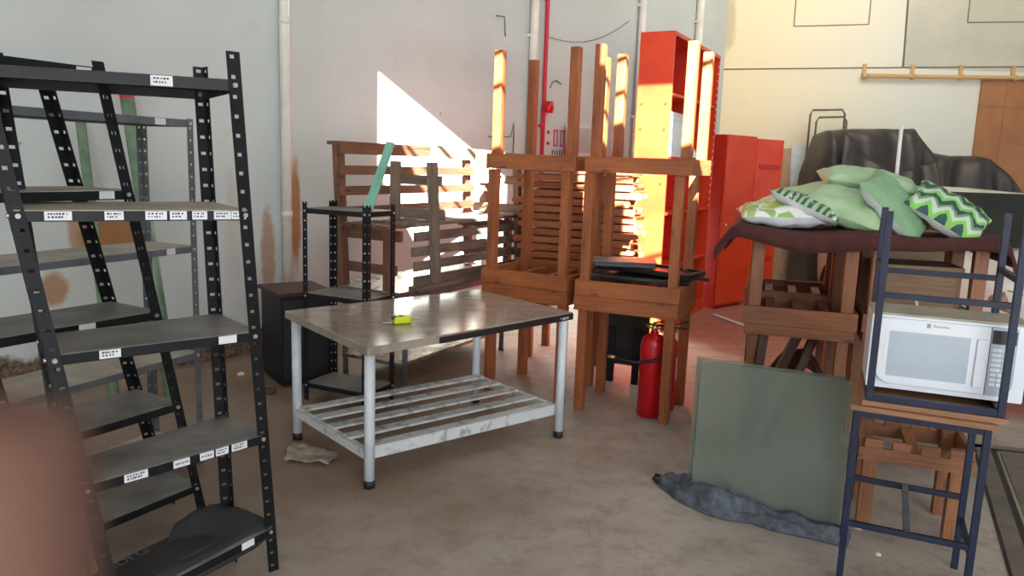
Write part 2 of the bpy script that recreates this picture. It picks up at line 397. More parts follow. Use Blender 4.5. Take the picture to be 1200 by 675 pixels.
def wall_mat(name, kind):
    m, nt, bs = nodemat(name); v = coord(nt)
    n1 = noise_(nt, v, .8, 5, .6); n2 = noise_(nt, v, 5, 6, .7); n3 = noise_(nt, v, 30, 3, .6)
    if kind == 'left':
        col = mixrgb(nt, ramp(nt, n1, .35, .7), srgb(196,202,199), srgb(184,190,187))
        col = mixrgb(nt, math_(nt, 'MULTIPLY', ramp(nt, n2, .56, .78), .3), col, srgb(178,170,160))
        rust = srgb(140,84,40)
        for c, s, w, k in (((.63,0,1.12),(.06,1,.52),.35,.95), ((.40,0,.78),(.075,1,.42),.6,.7), ((-.76,0,1.02),(.27,1,.19),.6,.95),
                           ((-1.15,0,.66),(.11,1,.13),.6,.8), ((-.98,0,1.05),(.08,1,.2),.4,.7), ((.12,0,1.0),(.1,1,.5),.5,.18)):
            b = blob(nt, v, c, s, w, 6, 0, .35)
            col = mixrgb(nt, math_(nt, 'MULTIPLY', b, k), col, mixrgb(nt, n2, rust, srgb(176,128,74)))
        g = blob(nt, v, (2.6,0,2.55), (1.1,1,.3), .6, 1.6, 0, .9); col = mixrgb(nt, math_(nt, 'MULTIPLY', g, .2), col, srgb(150,140,132))
        # dirty, broken foot of the wall
        sz = N(nt, 'ShaderNodeSeparateXYZ'); L(nt, v, sz.inputs[0])
        d = math_(nt, 'SUBTRACT', math_(nt, 'ADD', .12, math_(nt, 'MULTIPLY', n2, .26)), sz.outputs[2])
        col = mixrgb(nt, ramp(nt, d, 0, .05), col, mixrgb(nt, ramp(nt, n3, .4, .6), srgb(120,98,82), srgb(70,54,46)))
    else:
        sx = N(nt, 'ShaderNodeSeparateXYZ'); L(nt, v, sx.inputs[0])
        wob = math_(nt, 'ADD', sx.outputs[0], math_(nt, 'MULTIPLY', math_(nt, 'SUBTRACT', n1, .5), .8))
        col = mixrgb(nt, ramp(nt, wob, .4, 2.6), srgb(240,224,188), srgb(222,222,212))   # cream paint, with the warm glow's fade to off-white put into its colour
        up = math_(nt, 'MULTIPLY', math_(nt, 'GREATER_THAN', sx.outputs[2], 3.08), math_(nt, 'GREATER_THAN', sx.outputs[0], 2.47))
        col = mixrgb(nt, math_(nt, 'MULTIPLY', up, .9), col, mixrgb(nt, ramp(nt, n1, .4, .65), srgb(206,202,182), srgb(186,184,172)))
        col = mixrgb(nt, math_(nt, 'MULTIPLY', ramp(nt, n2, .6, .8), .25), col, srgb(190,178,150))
        b = blob(nt, v, (.02,0,3.6), (.12,1,.5), .7, 5, 0, .5); col = mixrgb(nt, math_(nt, 'MULTIPLY', b, .5), col, srgb(160,140,104))
    vo = N(nt, 'ShaderNodeTexVoronoi'); vo.inputs['Scale'].default_value = 3.2; L(nt, v, vo.inputs['Vector'])
    sep = N(nt, 'ShaderNodeSeparateColor'); L(nt, vo.outputs['Color'], sep.inputs[0])
    hole = math_(nt, 'MULTIPLY', math_(nt, 'SUBTRACT', 1, ramp(nt, vo.outputs['Distance'], .03, .055)), math_(nt, 'GREATER_THAN', sep.outputs[0], .5))
    if kind == 'left':
        col = mixrgb(nt, math_(nt, 'MULTIPLY', hole, .6), col, srgb(110,96,84))
        fl = ramp(nt, noise_(nt, v, 9, 7, .8, (1,1,1), (9,3,2)), .70, .73)
        col = mixrgb(nt, math_(nt, 'MULTIPLY', fl, .5), col, srgb(150,138,126))
    L(nt, col, bs.inputs['Base Color']); bs.inputs['Roughness'].default_value = .75
    bump(nt, bs, n2, .12, .01)
    return m
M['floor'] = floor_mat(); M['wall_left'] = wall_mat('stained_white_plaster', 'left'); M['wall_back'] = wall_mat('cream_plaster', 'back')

f = MB(); f.box((0,4,-.1), (30,34,.2)); structure(f.build('floor', 'floor'))
LW, LYAW = V((-2.25,5.85,0)), .8
LD = V((math.cos(LYAW), math.sin(LYAW), 0)); LN = V((math.sin(LYAW), -math.cos(LYAW), 0))     # along the wall / into the room
def wl(s, z, off=0): return LW + LD*s + LN*off + V((0,0,z))
w = MB(); w.box((-2.8,.1,2.8), (20.4,.2,5.6)); o = w.build('wall_left', 'wall_left'); o.location = LW; o.rotation_euler.z = LYAW; structure(o)
BW = V((2.86,11.11,0))
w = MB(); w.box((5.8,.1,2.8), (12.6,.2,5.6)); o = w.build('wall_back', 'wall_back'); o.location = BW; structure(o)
def wb(x, z, off=0): return BW + V((x, -off, z))
# pilaster and pipes on the left wall
w = MB(); w.box((.65,-.015,2.8), (.10,.03,5.6)); o = w.build('trim_1', 'wall_left'); o.location = LW; o.rotation_euler.z = LYAW; structure(o)
w = MB(wl(.545,0,.04)); w.cyl(wl(.545,.02,.045), wl(.545,5.5,.045), .04, mi=0, seg=16)
for z in (1.1, 2.6, 4.1): w.cyl(wl(.545,z,.045), wl(.545,z+.05,.045), .045, seg=16)
tag(w.build('drain_pipe', 'plaster_white'), 'white drain pipe running up the wall beside the brown rust streaks', 'pipe')
def wall_pipe(s, z0, z1, r, m, name, label, cat='pipe', off=.05):
    t = thing(name, label, cat, wl(s, z0, off))
    w = MB(wl(s, z0, off)); w.cyl(wl(s,z0,off), wl(s,z1,off), r, seg=12); w.build('pipe_run', m, t)
    z = z0 + .4
    while z < z1:
        w = MB(wl(s, z0, off)); w.box(wl(s, z, off/2), (r*2.6, off, .03), rz=LYAW); w.build('clamp', m, t); z += 1.3
    return t
wall_pipe(3.38, 1.2, 5.5, .045, 'plaster_white', 'wall_conduit', 'white conduit on the wall just left of the thin red pipe')
t = wall_pipe(3.57, .3, 5.5, .022, 'pipe_red', 'fire_pipe', 'thin red fire pipe with a round red valve on the grey wall')
w = MB(wl(3.57,.3,.05)); w.cyl(wl(3.59,2.19,.05), wl(3.59,2.19,.13), .055, seg=16); w.cyl(wl(3.59,2.13,.1), wl(3.59,2.25,.1), .05, seg=14); w.build('valve', 'ext_red', t)
wall_pipe(5.26, .5, 5.5, .045, 'plaster_white', 'wall_conduit', 'white conduit rising beside the side of the tall red shelving')
wall_pipe(6.54, .5, 5.5, .05, 'plaster_white', 'wall_conduit', 'white conduit above the tall red shelving, nearest the room corner')
# red bent pipe stub and the red painted marks
t = thing('pipe_stub', 'short dull red pipe stub bent over at its top beside the red wall marks', 'pipe', wl(3.98,1.2,.06))
w = MB(wl(3.98,1.2,.06)); w.tube([wl(3.96,1.2,.06), wl(3.97,1.75,.06), wl(3.99,1.98,.06), wl(4.02,2.03,.06), wl(4.09,2.02,.06)], .028); w.cyl(wl(3.965,1.72,.06), wl(3.967,1.78,.06), .035)
w.build('pipe_run', 'pipe_red', t)
w = MB(wl(3.8,1.9))
def wmark(s0, s1, z0, z1, mi=0): w.prism([wl(s0,z0,.001), wl(s1,z0,.001), wl(s1,z1,.001), wl(s0,z1,.001)], LN*.003, mi)
for s in (3.80, 3.91):       # two tall outlined boxes
    wmark(s, s+.015, 1.79, 1.97); wmark(s+.055, s+.07, 1.79, 1.97); wmark(s, s+.07, 1.955, 1.97); wmark(s, s+.07, 1.79, 1.805)
for z in (1.92, 1.80): wmark(3.69, 3.735, z, z+.035)
for i in range(5): wmark(3.78+i*.04, 3.80+i*.04, 1.70, 1.75, 1)
tag(w.build('wall_marking', ['pipe_red', 'trim_line']), 'red painted boxes and dots marked on the grey wall', 'marking')
# hooks and bits of wire stuck to the wall
for i, (pts, lab) in enumerate((
    ([(2.80,1.85),(3.12,1.86),(3.16,2.0),(3.17,1.84),(3.165,1.7)], 'rusty wire hook with a long bar on the wall behind the wooden stacks'),
    ([(2.86,3.02),(2.98,3.03),(2.99,2.94),(3.0,2.84)], 'thin rusty wire hooked high on the wall near the first upturned leg'),
    ([(3.70,2.40),(3.74,2.47),(3.80,2.49),(3.88,2.46)], 'small bent wire beside the red fire pipe'))):
    w = MB(wl(*pts[0])); w.tube([wl(a, b, .012) for a, b in pts], .0055, 6)
    tag(w.build('wall_hook', 'trim_line'), lab, 'hook')
w = MB(wl(3.62,2.95)); w.tube([wl(3.6+.16*i, 2.93 + .36*(i/9)**2 - .05*math.sin(i/9*PI), .015) for i in range(10)], .0035, 6)
tag(w.build('cable', 'grey_steel'), 'thin grey cable sagging along the upper grey wall', 'cable')

# lines, pipe and board on the back wall
def line(n, x0, z0, x1, z1, wd=.016):
    p0, p1 = wb(x0,z0,.002), wb(x1,z1,.002)
    w = MB(p0); w.bar(p0, p1, .012, wd, up=(0,0,1) if abs(x1-x0) > abs(z1-z0) else (1,0,0)); structure(w.build('trim_%d' % n, 'trim_line'))
line(2, -.1, 2.98, 2.5, 3.09); line(3, 2.5, 3.09, 8, 3.3); line(4, 2.49, 3.1, 2.40, 5.5, .024)
line(5, .92, 3.59, 1.95, 3.65, .012); line(6, .92, 3.59, .90, 5.2, .012); line(7, 1.95, 3.65, 1.93, 5.2, .012)
line(8, 3.31, 3.72, 5.2, 3.80, .012); line(9, 3.31, 3.72, 3.29, 5.2, .012)
t = thing('gas_pipe', 'ochre painted pipe on brackets along the cream wall', 'pipe', wb(1.91,2.95,.08))
w = MB(wb(1.91,2.95,.08)); w.cyl(wb(1.91,2.95,.08), wb(7.5,3.06,.08), .028); w.cyl(wb(1.9,2.95,.08), wb(1.96,2.951,.08), .04); w.build('pipe_run', 'gas_yellow', t)
for x in (1.95, 2.62, 3.29, 4.02, 4.8):
    w = MB(wb(1.91,2.95,.08)); z = 2.95 + (x-1.91)*.0197
    w.box(wb(x, z+.08, .02), (.05,.03,.18)); w.box(wb(x, z, .05), (.05,.1,.07)); w.build('bracket', 'gas_yellow', t)
p = wb(3.62,1.0,.03); w = MB(p); w.box(wb(4.6,2.0,.02), (2.0,.03,1.98))
for x in (3.95, 4.6, 5.25): w.box(wb(x,2.0,.04), (.006,.006,1.96))
for z in (1.45, 2.1, 2.6): w.box(wb(4.6,z,.04), (1.96,.006,.006))
tag(w.build('wall_board', 'board_brown'), 'large brown board fixed to the cream wall under the pipe', 'board')

# unseen roof sheet; its openings are shaped to cut the sun into patches
SUN_T = .78; RZ = 5.6
def hy(H): return (H - RZ)/SUN_T
holes = [(-1.22, -.10, hy(5.75), hy(7.72)), (.50, .86, hy(5.95), hy(7.95)), (.86, 1.45, hy(5.3), hy(8.4))]
xs = sorted({-12, 15} | {h[0] for h in holes} | {h[1] for h in holes}); ys = sorted({-16, 13} | {h[2] for h in holes} | {h[3] for h in holes})
w = MB((0,4,RZ))
for a, b in zip(xs, xs[1:]):
    for c_, d_ in zip(ys, ys[1:]):
        cx, cy = (a+b)/2, (c_+d_)/2
        if any(h[0] < cx < h[1] and h[2] < cy < h[3] for h in holes): continue
        w.box((cx, cy, RZ+.03), (b-a, d_-c_, .06))
w.prism([(-1.24,hy(5.6),RZ), (-.36,hy(5.6),RZ), (-1.24,hy(6.85),RZ)], (0,0,.05))  # added cover that keeps the sun off the bench slats
w.prism([(.86,hy(8.19),RZ), (1.76,hy(7.84),RZ), (1.76,hy(8.5),RZ), (.86,hy(8.5),RZ)], (0,0,.05))  # added cover that levels the sun's upper edge on the red shelving
for y in (hy(6.40), hy(6.18)): w.box((0, y, RZ+.02), (6, .022, .03))  # added bars that throw dark bands on the upturned legs
structure(w.build('ceiling', 'roof'))

# ------------------------------------------------------------------ light
sun = bpy.data.lights.new('sun', 'SUN'); sun.energy = 85; sun.angle = .006; sun.color = (1, .96, .88)
so = bpy.data.objects.new('sun', sun); C.objects.link(so)
so.rotation_euler = V((0, 1, -SUN_T)).to_track_quat('-Z', 'Y').to_euler(); so.location = (0,-8,12)
wd = bpy.data.worlds.new('sky'); bpy.context.scene.world = wd; wd.use_nodes = True
bg = wd.node_tree.nodes['Background']; bg.inputs[0].default_value = (.80,.88,1,1); bg.inputs[1].default_value = .72
def area(name, loc, target, sx, sy, power, col):
    l = bpy.data.lights.new(name, 'AREA'); l.shape = 'RECTANGLE'; l.size = sx; l.size_y = sy; l.energy = power; l.color = col
    o = bpy.data.objects.new(name, l); C.objects.link(o); o.location = loc
    o.rotation_euler = (V(target)-V(loc)).to_track_quat('-Z', 'Y').to_euler(); return o
area('gate_daylight', (2.5,-6.5,2.6), (1.0,6,1.0), 7, 4.6, 560, (.90,.965,1))
area('added_wall_fill', (2.2,4.6,5.45), (-.2,8.2,2.6), 2.5, 1.6, 80, (.80,.94,1))  # added cool fill lamp, brightens the middle of the left wall
area('added_wall_fill', (4.3,8.4,5.4), (3.9,11.1,3.0), 3, 2, 135, (1,.90,.70))  # added warm lamp that makes the glow on the back wall
sc = bpy.context.scene
sc.view_settings.view_transform = 'Standard'; sc.view_settings.look = 'None'; sc.view_settings.gamma = 1; sc.view_settings.use_curve_mapping = False
sc.view_settings.exposure = 0
sc.cycles.use_denoising = True
sc.cycles.max_bounces = 8
# ------------------------------------------------------------------ steel racks
def P3(f, z): x, y = f(z); return V((x, y, z))
def flange(w, f, d, z0, z1, wd=.038, th=.003, pitch=.058, mi=0):
    """perforated strip of an angle post: f(z) is its corner line, d its sideways direction"""
    d = V(d).normalized(); nrm = d.cross(V((0,0,1))).normalized()*th
    def slab(za, zb, a, b):
        q = []
        for z in (za, zb):
            p = P3(f, z); q += [p+d*a, p+d*b, p+d*b+nrm, p+d*a+nrm]
        w.hexa(q, mi)
    slab(z0, z1, 0, wd*.27); slab(z0, z1, wd*.73, wd)
    z = z0; zc = z0 + pitch*.5
    while zc < z1:
        slab(z, zc-.0055, wd*.27, wd*.73); z = zc+.0055; zc += pitch
    slab(z, z1, wd*.27, wd*.73)
def rack(name, label, FR, FL, RR, levels, ztop, mats, labels=(), group=None, lip=.034, pw=.038, pitch=.058, z0=0.0, sh=(0,0)):
    RL = lambda z: (FL(z)[0]+RR(z)[0]-FR(z)[0]+sh[0], FL(z)[1]+RR(z)[1]-FR(z)[1]+sh[1])
    wd = (P3(FR,1)-P3(FL,1)).normalized(); dd = (P3(RR,1)-P3(FR,1)).normalized()
    o = (P3(FR,z0)+P3(RL,z0))/2
    t = thing(name, label, 'shelf rack', o, 0, group)
    for f, a, b in ((FR,-wd,dd), (FL,wd,dd), (RR,-wd,-dd), (RL,wd,-dd)):
        w = MB(o); flange(w, f, a, z0, ztop, pw, pitch=pitch); flange(w, f, b, z0, ztop, pw, pitch=pitch)
        out = -dd if b == dd else dd
        for z in levels:
            for sd in (a, b):
                p = P3(f, z-lip*.5) + V(sd)*pw*.5; n = out if sd is a else -V(a)
                w.cyl(p - n*.004, p + n*.006, .0075, seg=8, mi=1)
        w.build('post', [mats[0], 'bolt'], t)
    e = .004
    for k, z in enumerate(levels):
        c = [P3(FL,z)+wd*e+dd*e, P3(FR,z)-wd*e+dd*e, P3(RR,z)-wd*e-dd*e, P3(RL,z)+wd*e-dd*e]
        w = MB(o); dz = V((0,0,-.003))
        w.hexa([q+dz for q in c] + c, 1, wd)
        for i in range(4):
            j = (i+1) % 4; a, b = c[i], c[j]
            n = ((c[0]+c[2])/2 - (a+b)/2).normalized()*.003
            lz = V((0,0,-lip))
            w.hexa([a+lz, b+lz, b+lz+n, a+lz+n, a-V((0,0,.0031)), b-V((0,0,.0031)), b+n-V((0,0,.0031)), a+n-V((0,0,.0031))], 0, b-a)
        w.build('shelf', [mats[0], mats[1][k] if isinstance(mats[1], (list, tuple)) else mats[1]], t)
        for lk, tt, lw, lh, rows in labels:
            if lk != k: continue
            a, b = c[0], c[1]; u = (b-a).normalized(); p = a + (b-a)*tt + V((0,0,-lip*.5)) - dd*.0015
            w = MB(o); q = lambda s, v, off: p + u*s + V((0,0,v)) - dd*off
            w.prism([q(-lw/2,-lh/2,0), q(lw/2,-lh/2,0), q(lw/2,lh/2,0), q(-lw/2,lh/2,0)], -dd*.001, 0)
            random.seed(int(tt*1000)+k*77)
            for r in range(rows):
                zz = lh*(.22 - .36*r) if rows > 1 else 0
                s = -lw*.38
                while s < lw*(.34 if r == 0 else .2):
                    l = random.uniform(.003,.007); hh = random.uniform(.0022,.0036)
                    w.prism([q(s,zz-hh,.0011), q(s+l,zz-hh*.7,.0011), q(s+l,zz+hh,.0011), q(s,zz+hh*.8,.0011)], -dd*.0004, 1); s += l+random.uniform(.0015,.005)
            w.build('paper_label', ['paper', 'ink'], t)
    return t
def tA(k, x0, x1):
    L_, R_ = {0:(-35,282), 1:(10,294), 2:(53,305), 3:(93,314), 4:(130,322)}[k]
    return ((x0+x1)/2-L_)/(R_-L_), (x1-x0)/(R_-L_)*.655
labA = [(k, *tA(k, a, b), .026 if k else .03, r) for k, a, b, r in (
    (0,168,197,2),(1,46,76,2),(1,113,135,2),(1,161,187,2),(1,191,212,2),(1,219,238,2),(1,247,269,2),(1,270,289,2),
    (2,108,131,2),(2,251,274,0),(3,138,163,2),(3,193,212,1),(3,225,242,1),(3,245,261,2),(3,266,286,2),(4,277,294,0))]
rack('shelf_rack', 'black slotted steel shelf rack in front with white paper labels on its shelf edges',
     lambda z: (-.875+.015*z, 2.78-.205*z), lambda z: (-1.16-.186*z, 2.16+.0*z), lambda z: (-1.075-.032*z, 2.85),
     (1.82, 1.42, 1.0, .6, .2), 1.90, ('black', ('black','shelf_dust','shelf_top','shelf_top','shelf_top')), labA, sh=(.07,-.03))
labB = [(1,.86,.055,.026,0),(2,.56,.06,.026,0),(0,.9,.05,.026,0)]
rack('shelf_rack', 'black slotted steel shelf rack leaning to one side, just behind the labelled front rack',
     lambda z: (-1.3-.035*z, 3.16-.3*z), lambda z: (-1.61-.035*z, 2.59-.3*z), lambda z: (-1.545-.055*z, 3.335-.32*z),
     (1.86, 1.46, 1.0, .6, .2), 1.88, ('black', ('black','shelf_dust','shelf_top','shelf_top','shelf_top')), labB)
rack('shelf_rack', 'grey painted steel shelf rack against the stained wall, behind both black racks',
     lambda z: (-1.575, 3.795), lambda z: (-2.01, 2.785), lambda z: (-1.885, 3.925),
     (1.75, 1.14, .60, .12), 1.755, ('grey_steel', ('grey_steel','shelf_dust','shelf_dust','shelf_dust')), [(0,.83,.06,.03,0),(1,.86,.05,.03,0)], pw=.034)
rack('shelf_rack', 'low black steel shelf rack with thin posts standing between the wall and the grey-topped table',
     lambda z: (-.90, 4.70), lambda z: (-1.353, 4.912), lambda z: (-.77, 4.97),
     (1.27, .72, .12), 1.31, ('black', ('tray_grey','shelf_top','shelf_top')), (), pw=.036)

# ------------------------------------------------------------------ black mats on the lowest shelf
def sheet(name, label, cat, fn, nu, nv, m, th=.008, group=None, origin=None, sub=0):
    o = V(origin) if origin is not None else V(fn(.5,.5)); w = MB(o); w.grid(fn, nu, nv)
    return tag(w.build(name, m, None, solid=th, sub=sub), label, cat, group)
aFL, aFR, aRR = V((-1.197,2.16,.2)), V((-.872,2.739,.2)), V((-1.081,2.85,.2)); aRL = aFL + aRR - aFR
def mat1(u, v):     # u along the shelf from the right end, v from the back to the front
    a = aRR.lerp(aFR, v*1.02-.06); b = aRL.lerp(aFL, v*1.12-.06)
    p = a.lerp(b, u*(.34+.58*v)+.02)
    z = .215 + .055*math.exp(-((v-.02)/.22)**2)*(.15+u) + .018*math.sin(u*5+v*3) + .012*nz((u*4,v*4,0), 1, 3)
    if v > .9: z -= (v-.9)*(.5+.5*u)
    z -= .02*max(0, u-.7)/.3
    return V((p.x, p.y, max(z, .208 if v < .92 else .15)))
sheet('floor_mat', 'black rubbery mat folded over the lowest shelf of the front rack', 'mat', mat1, 26, 18, 'black_cloth', .01)
bl0 = V((-1.30, 2.42, 0))
BGO = aRR.lerp(aRL, .62).lerp(aFR.lerp(aFL, .62), .35)
t = thing('printed_bag', 'dark flat bag with pale block letters half under the black mat on the lowest shelf', 'bag', BGO)
def mat2(u, v):
    a = aRR.lerp(aRL, .30+.68*u); b = aFR.lerp(aFL, .30+.68*u)
    p = a.lerp(b, .02+v*.74); return V((p.x, p.y, .2065 + .004*math.sin(u*6) + .004*nz((u*5,v*5,1),1,5)))
w = MB(BGO); w.grid(mat2, 16, 10); w.build('fabric', 'black_cloth', t, solid=.012)
LTP = V((-1.285, 2.43, .2175))
lettering('block_letters', 'MDI G', .06, frame_mtx(LTP - BGO, (.45,.88,0), (-.88,.45,0)), 'tray_grey', t)

# ------------------------------------------------------------------ poles by the wall
w = MB((-2.17,4.78,0)); w.cyl((-2.17,4.78,0), (-2.63,5.29,1.93), .045); w.cyl((-2.63,5.29,1.93), (-2.665,5.33,2.09), .046, mi=1)
tag(w.build('glass_tube', ['green_pole','tape_red']), 'pale green tube with a red taped top leaning on the wall behind the racks', 'tube')
w = MB((-2.45,4.62,0)); w.cyl((-2.42,4.55,0), (-2.86,5.12,1.78), .03)
tag(w.build('green_pole', 'green_pole'), 'thin plain green pole leaning on the wall left of the red-tipped tube', 'pole')

# ------------------------------------------------------------------ the grey-topped table
TO = V((-.45,4.27,0))
t = thing('work_table', 'white tube-legged table with a worn grey laminate top and slatted undershelf', 'table', TO)
top = [V((-1.25,4.16,0)), V((-.645,3.385,0)), V((.36,4.40,0)), V((-.225,5.10,0))]
w = MB(TO); w.prism([p+V((0,0,.708)) for p in top], (0,0,.042), 0); w.build('table_top', 'laminate', t, bevel=.003)
eL = (top[2]-top[1]).normalized(); eN = V((eL.y,-eL.x,0))
w = MB(TO); a = top[1] + eL*.42 + eN*.002; b = top[2] + eN*.002
w.prism([a+V((0,0,.708)), b+V((0,0,.708)), b+V((0,0,.746)), a+V((0,0,.74))], -eN*.004 + eN*.006); e = w.build('edge_band', 'black_edge', t); e['label'] = 'black edge strip with a small white printed mark'
p = top[2] - eL*.085 + eN*.0105 + V((0,0,.727))
lettering('edge_print', '• ıısııııı', .03, frame_mtx(p - TO, eL, (0,0,1)), 'paper', e)
legs = [V((-1.195,4.185,0)), V((-.668,3.565,0)), V((.304,4.364,0)), V((-.222,4.985,0))]
for p in legs:
    w = MB(TO); w.cyl(p+V((0,0,.035)), p+V((0,0,.708)), .0262, seg=20); g = w.build('leg', 'white_paint', t)
    w = MB(TO); w.cyl(p, p+V((0,0,.04)), .028, seg=18); f = w.build('foot_cap', 'rubber', g); f['label'] = 'black rubber foot cap'
lf, lb = legs[1].lerp(legs[0], .03), legs[0].lerp(legs[1], .03); rf, rb = legs[2].lerp(legs[3], .03), legs[3].lerp(legs[2], .03)
w = MB(TO); zz = V((0,0,.165))
w.bar(lf+zz, lb+zz, .035, .045); w.build('shelf_rail', 'white_slat', t)
w = MB(TO); w.bar(rf+zz, rb+zz, .035, .045); w.build('shelf_rail', 'white_slat', t)
w = MB(TO); zz = V((0,0,.192))
for k in range(5):
    q = .04 + k*.23; a, b = lf.lerp(lb, q), rf.lerp(rb, q); w.bar(a+zz, b+zz, .072, .012)
a, b = lf+V((0,0,.16)), rf+V((0,0,.16)); w.bar(a-eL*.0, b, .008, .05)
w.build('slatted_shelf', 'white_slat', t)
# tape measure
TP = V((-.575,3.93,.7505)); TS = 1.35
t = thing('tape_measure', 'bright yellow-green tape measure lying on the grey table', 'tape measure', TP, .5); t.scale = (TS,TS,TS)
w = MB(); pts = [(-.032,-.02),(.03,-.026),(.042,-.014),(.044,.008),(.036,.024),(-.02,.026),(-.034,.012)]
w.prism([(x,y,.001) for x, y in pts], (0,0,.028)); w.build('case', 'lime', t, bevel=.006)
w = MB(); w.box((-.028,-.005,.025), (.02,.02,.014)); w.box((.0,.002,.0295), (.02,.014,.004)); b = w.build('lock_button', 'black_plastic', t, bevel=.002); b['label'] = 'black lock button'
w = MB(); w.box((-.052,.0,.006), (.045,.016,.002)); w.box((-.074,.0,.004), (.003,.018,.006)); w.build('blade', 'bolt', t)
# scrap of plastic on the floor
def scrap(u, v):
    p = V((-1.19,3.84,0)).lerp(V((-.93,3.80,0)), u) + V((.03,.17,0))*v
    return V((p.x + .02*nz((u*3,v*3,0),1,2), p.y + .02*nz((u*3,v*3,5),1,2), .012 + .035*abs(nz((u*4,v*4,0),1.3,8)) + .03*(1-u)*v))
sheet('plastic_scrap', 'crumpled scrap of dusty clear plastic on the floor in front of the table', 'scrap', scrap, 12, 9, 'film', .002)

# ------------------------------------------------------------------ steel table with the benches on it
SO = V((-.644,5.985,0)); SY = 1.073
t = thing('steel_table', 'low worn stainless steel table with undershelf holding the stacked benches', 'table', SO, SY)
w = MB(); w.box((0,.0,.685), (1.62,.62,.03)); w.build('table_top', 'steel', t, bevel=.004)
w = MB(); w.box((0,-.30,.655), (1.6,.02,.06)); w.box((0,.30,.655), (1.6,.02,.06)); w.box((-.8,0,.655), (.02,.6,.06)); w.box((.8,0,.655), (.02,.6,.06)); w.build('apron', 'grey_steel', t)
w = MB(); w.box((0,0,.17), (1.46,.54,.025)); w.build('undershelf', 'steel', t, bevel=.003)
for x in (-.69, .69):
    for y in (-.27, .27):
        w = MB(); w.cyl((x,y,.02), (x,y,.67), .02); w.cyl((x,y,0), (x,y,.02), .026); w.build('leg', 'grey_steel', t)
def bench(name, label, m, L_=1.75, D=.48, sh=.42, bh=.98, inset=.04, slats=4, rough=0, loc=(0,0,0), rot=(0,0,0)):
    t = thing(name, label, 'bench', loc); t.rotation_euler = rot
    x0 = L_/2 - inset
    for sx in (-x0, x0):
        w = MB(); w.bar((sx,-D/2+.03,0), (sx,-D/2+.03,sh), .05, .07, up=(1,0,0)); w.build('leg', m, t)
        w = MB(); w.bar((sx,D/2-.05,0), (sx,D/2,bh), .05, .07, up=(1,0,0)); w.build('leg', m, t)
        w = MB(); w.bar((sx-.045*math.copysign(1,sx),-D/2-.04,sh-.05), (sx-.045*math.copysign(1,sx),D/2+.03,sh-.05), .035, .075)
        w.bar((sx-.045*math.copysign(1,sx),-D/2,.13), (sx-.045*math.copysign(1,sx),D/2,.13), .03, .07); w.build('side_rail', m, t)
    w = MB(); n = 5
    for k in range(n):
        y = -D/2 + .04 + k*(D-.09)/(n-1); w.box((rough*random.uniform(-.03,.03), y, sh+.012), (L_+.04+rough*random.uniform(-.1,.0), .07, .024))
    w.build('seat', m, t)
    w = MB()
    for k in range(slats):
        z = sh + .10 + k*(bh-sh-.13)/(slats-1); y = D/2 - .05 + .05*z/bh - .045
        w.bar((-L_/2+rough*random.uniform(0,.08), y, z), (L_/2-rough*random.uniform(0,.1), y, z+rough*random.uniform(-.02,.02)), .022, .065)
    w.build('backrest', m, t)
    w = MB(); w.bar((-L_/2-.03, D/2-.01, bh+.012), (L_/2+.03, D/2-.01, bh+.012), .10, .026); w.build('top_rail', m, t)
    return t
bd = V((math.cos(SY), math.sin(SY), 0)); bn = V((-math.sin(SY), math.cos(SY), 0))
b1 = SO + bd*.07 + bn*.03
bench('garden_bench', 'red-brown slatted bench standing upright on the steel table, its backrest to the wall', 'bench', loc=(b1.x,b1.y,.702), rot=(0,0,SY))
b2 = SO + bd*.22 - bn*.13
bench('garden_bench', 'weathered grey bench lying upside down on the upright bench, legs in the air', 'grey_wood', L_=1.7, D=.40, sh=.42, bh=.86, inset=.22, rough=1, loc=(b2.x,b2.y,1.582), rot=(PI,0,SY))
# planks on the benches and the turquoise one
w = MB((-.86,5.2,1.3)); w.bar((-.925,4.86,1.275), (-.845,5.22,1.70), .055, .022, up=(0,-1,.3)); tag(w.build('plank', 'turquoise'), 'chipped turquoise plank leaning on the benches from the low black rack', 'plank')
for i, (a, b, wd_, lab) in enumerate((
    ((-.62,5.72,1.66), (-.10,6.50,1.64), .09, 'weathered board lying across the upturned bench legs, nearest the turquoise plank'),
    ((-.30,5.95,1.63), (.16,6.62,1.62), .10, 'weathered board with a broken end lying across the upturned bench legs toward the orange stacks'))):
    w = MB(a); w.bar(a, b, .03, wd_, up=(.0,0,1)); tag(w.build('board', 'grey_wood'), lab, 'board')

# black cabinet beside the low rack
KO = V((-1.55,5.42,0))
t = thing('black_cabinet', 'black box cabinet on the floor between the wall and the low black rack', 'cabinet', KO, .62)
w = MB(); w.box((0,0,.33), (.36,.42,.62)); w.build('body', 'black', t, bevel=.004)
w = MB(); w.box((0,0,.655), (.40,.46,.025)); w.build('cabinet_top', 'dark_brown', t)
w = MB(); w.box((0,-.213,.33), (.32,.008,.56)); w.build('front_panel', 'black_plastic', t, bevel=.002)
w = MB(); w.box((0,0,.012), (.32,.38,.024)); w.build('plinth', 'rubber', t)
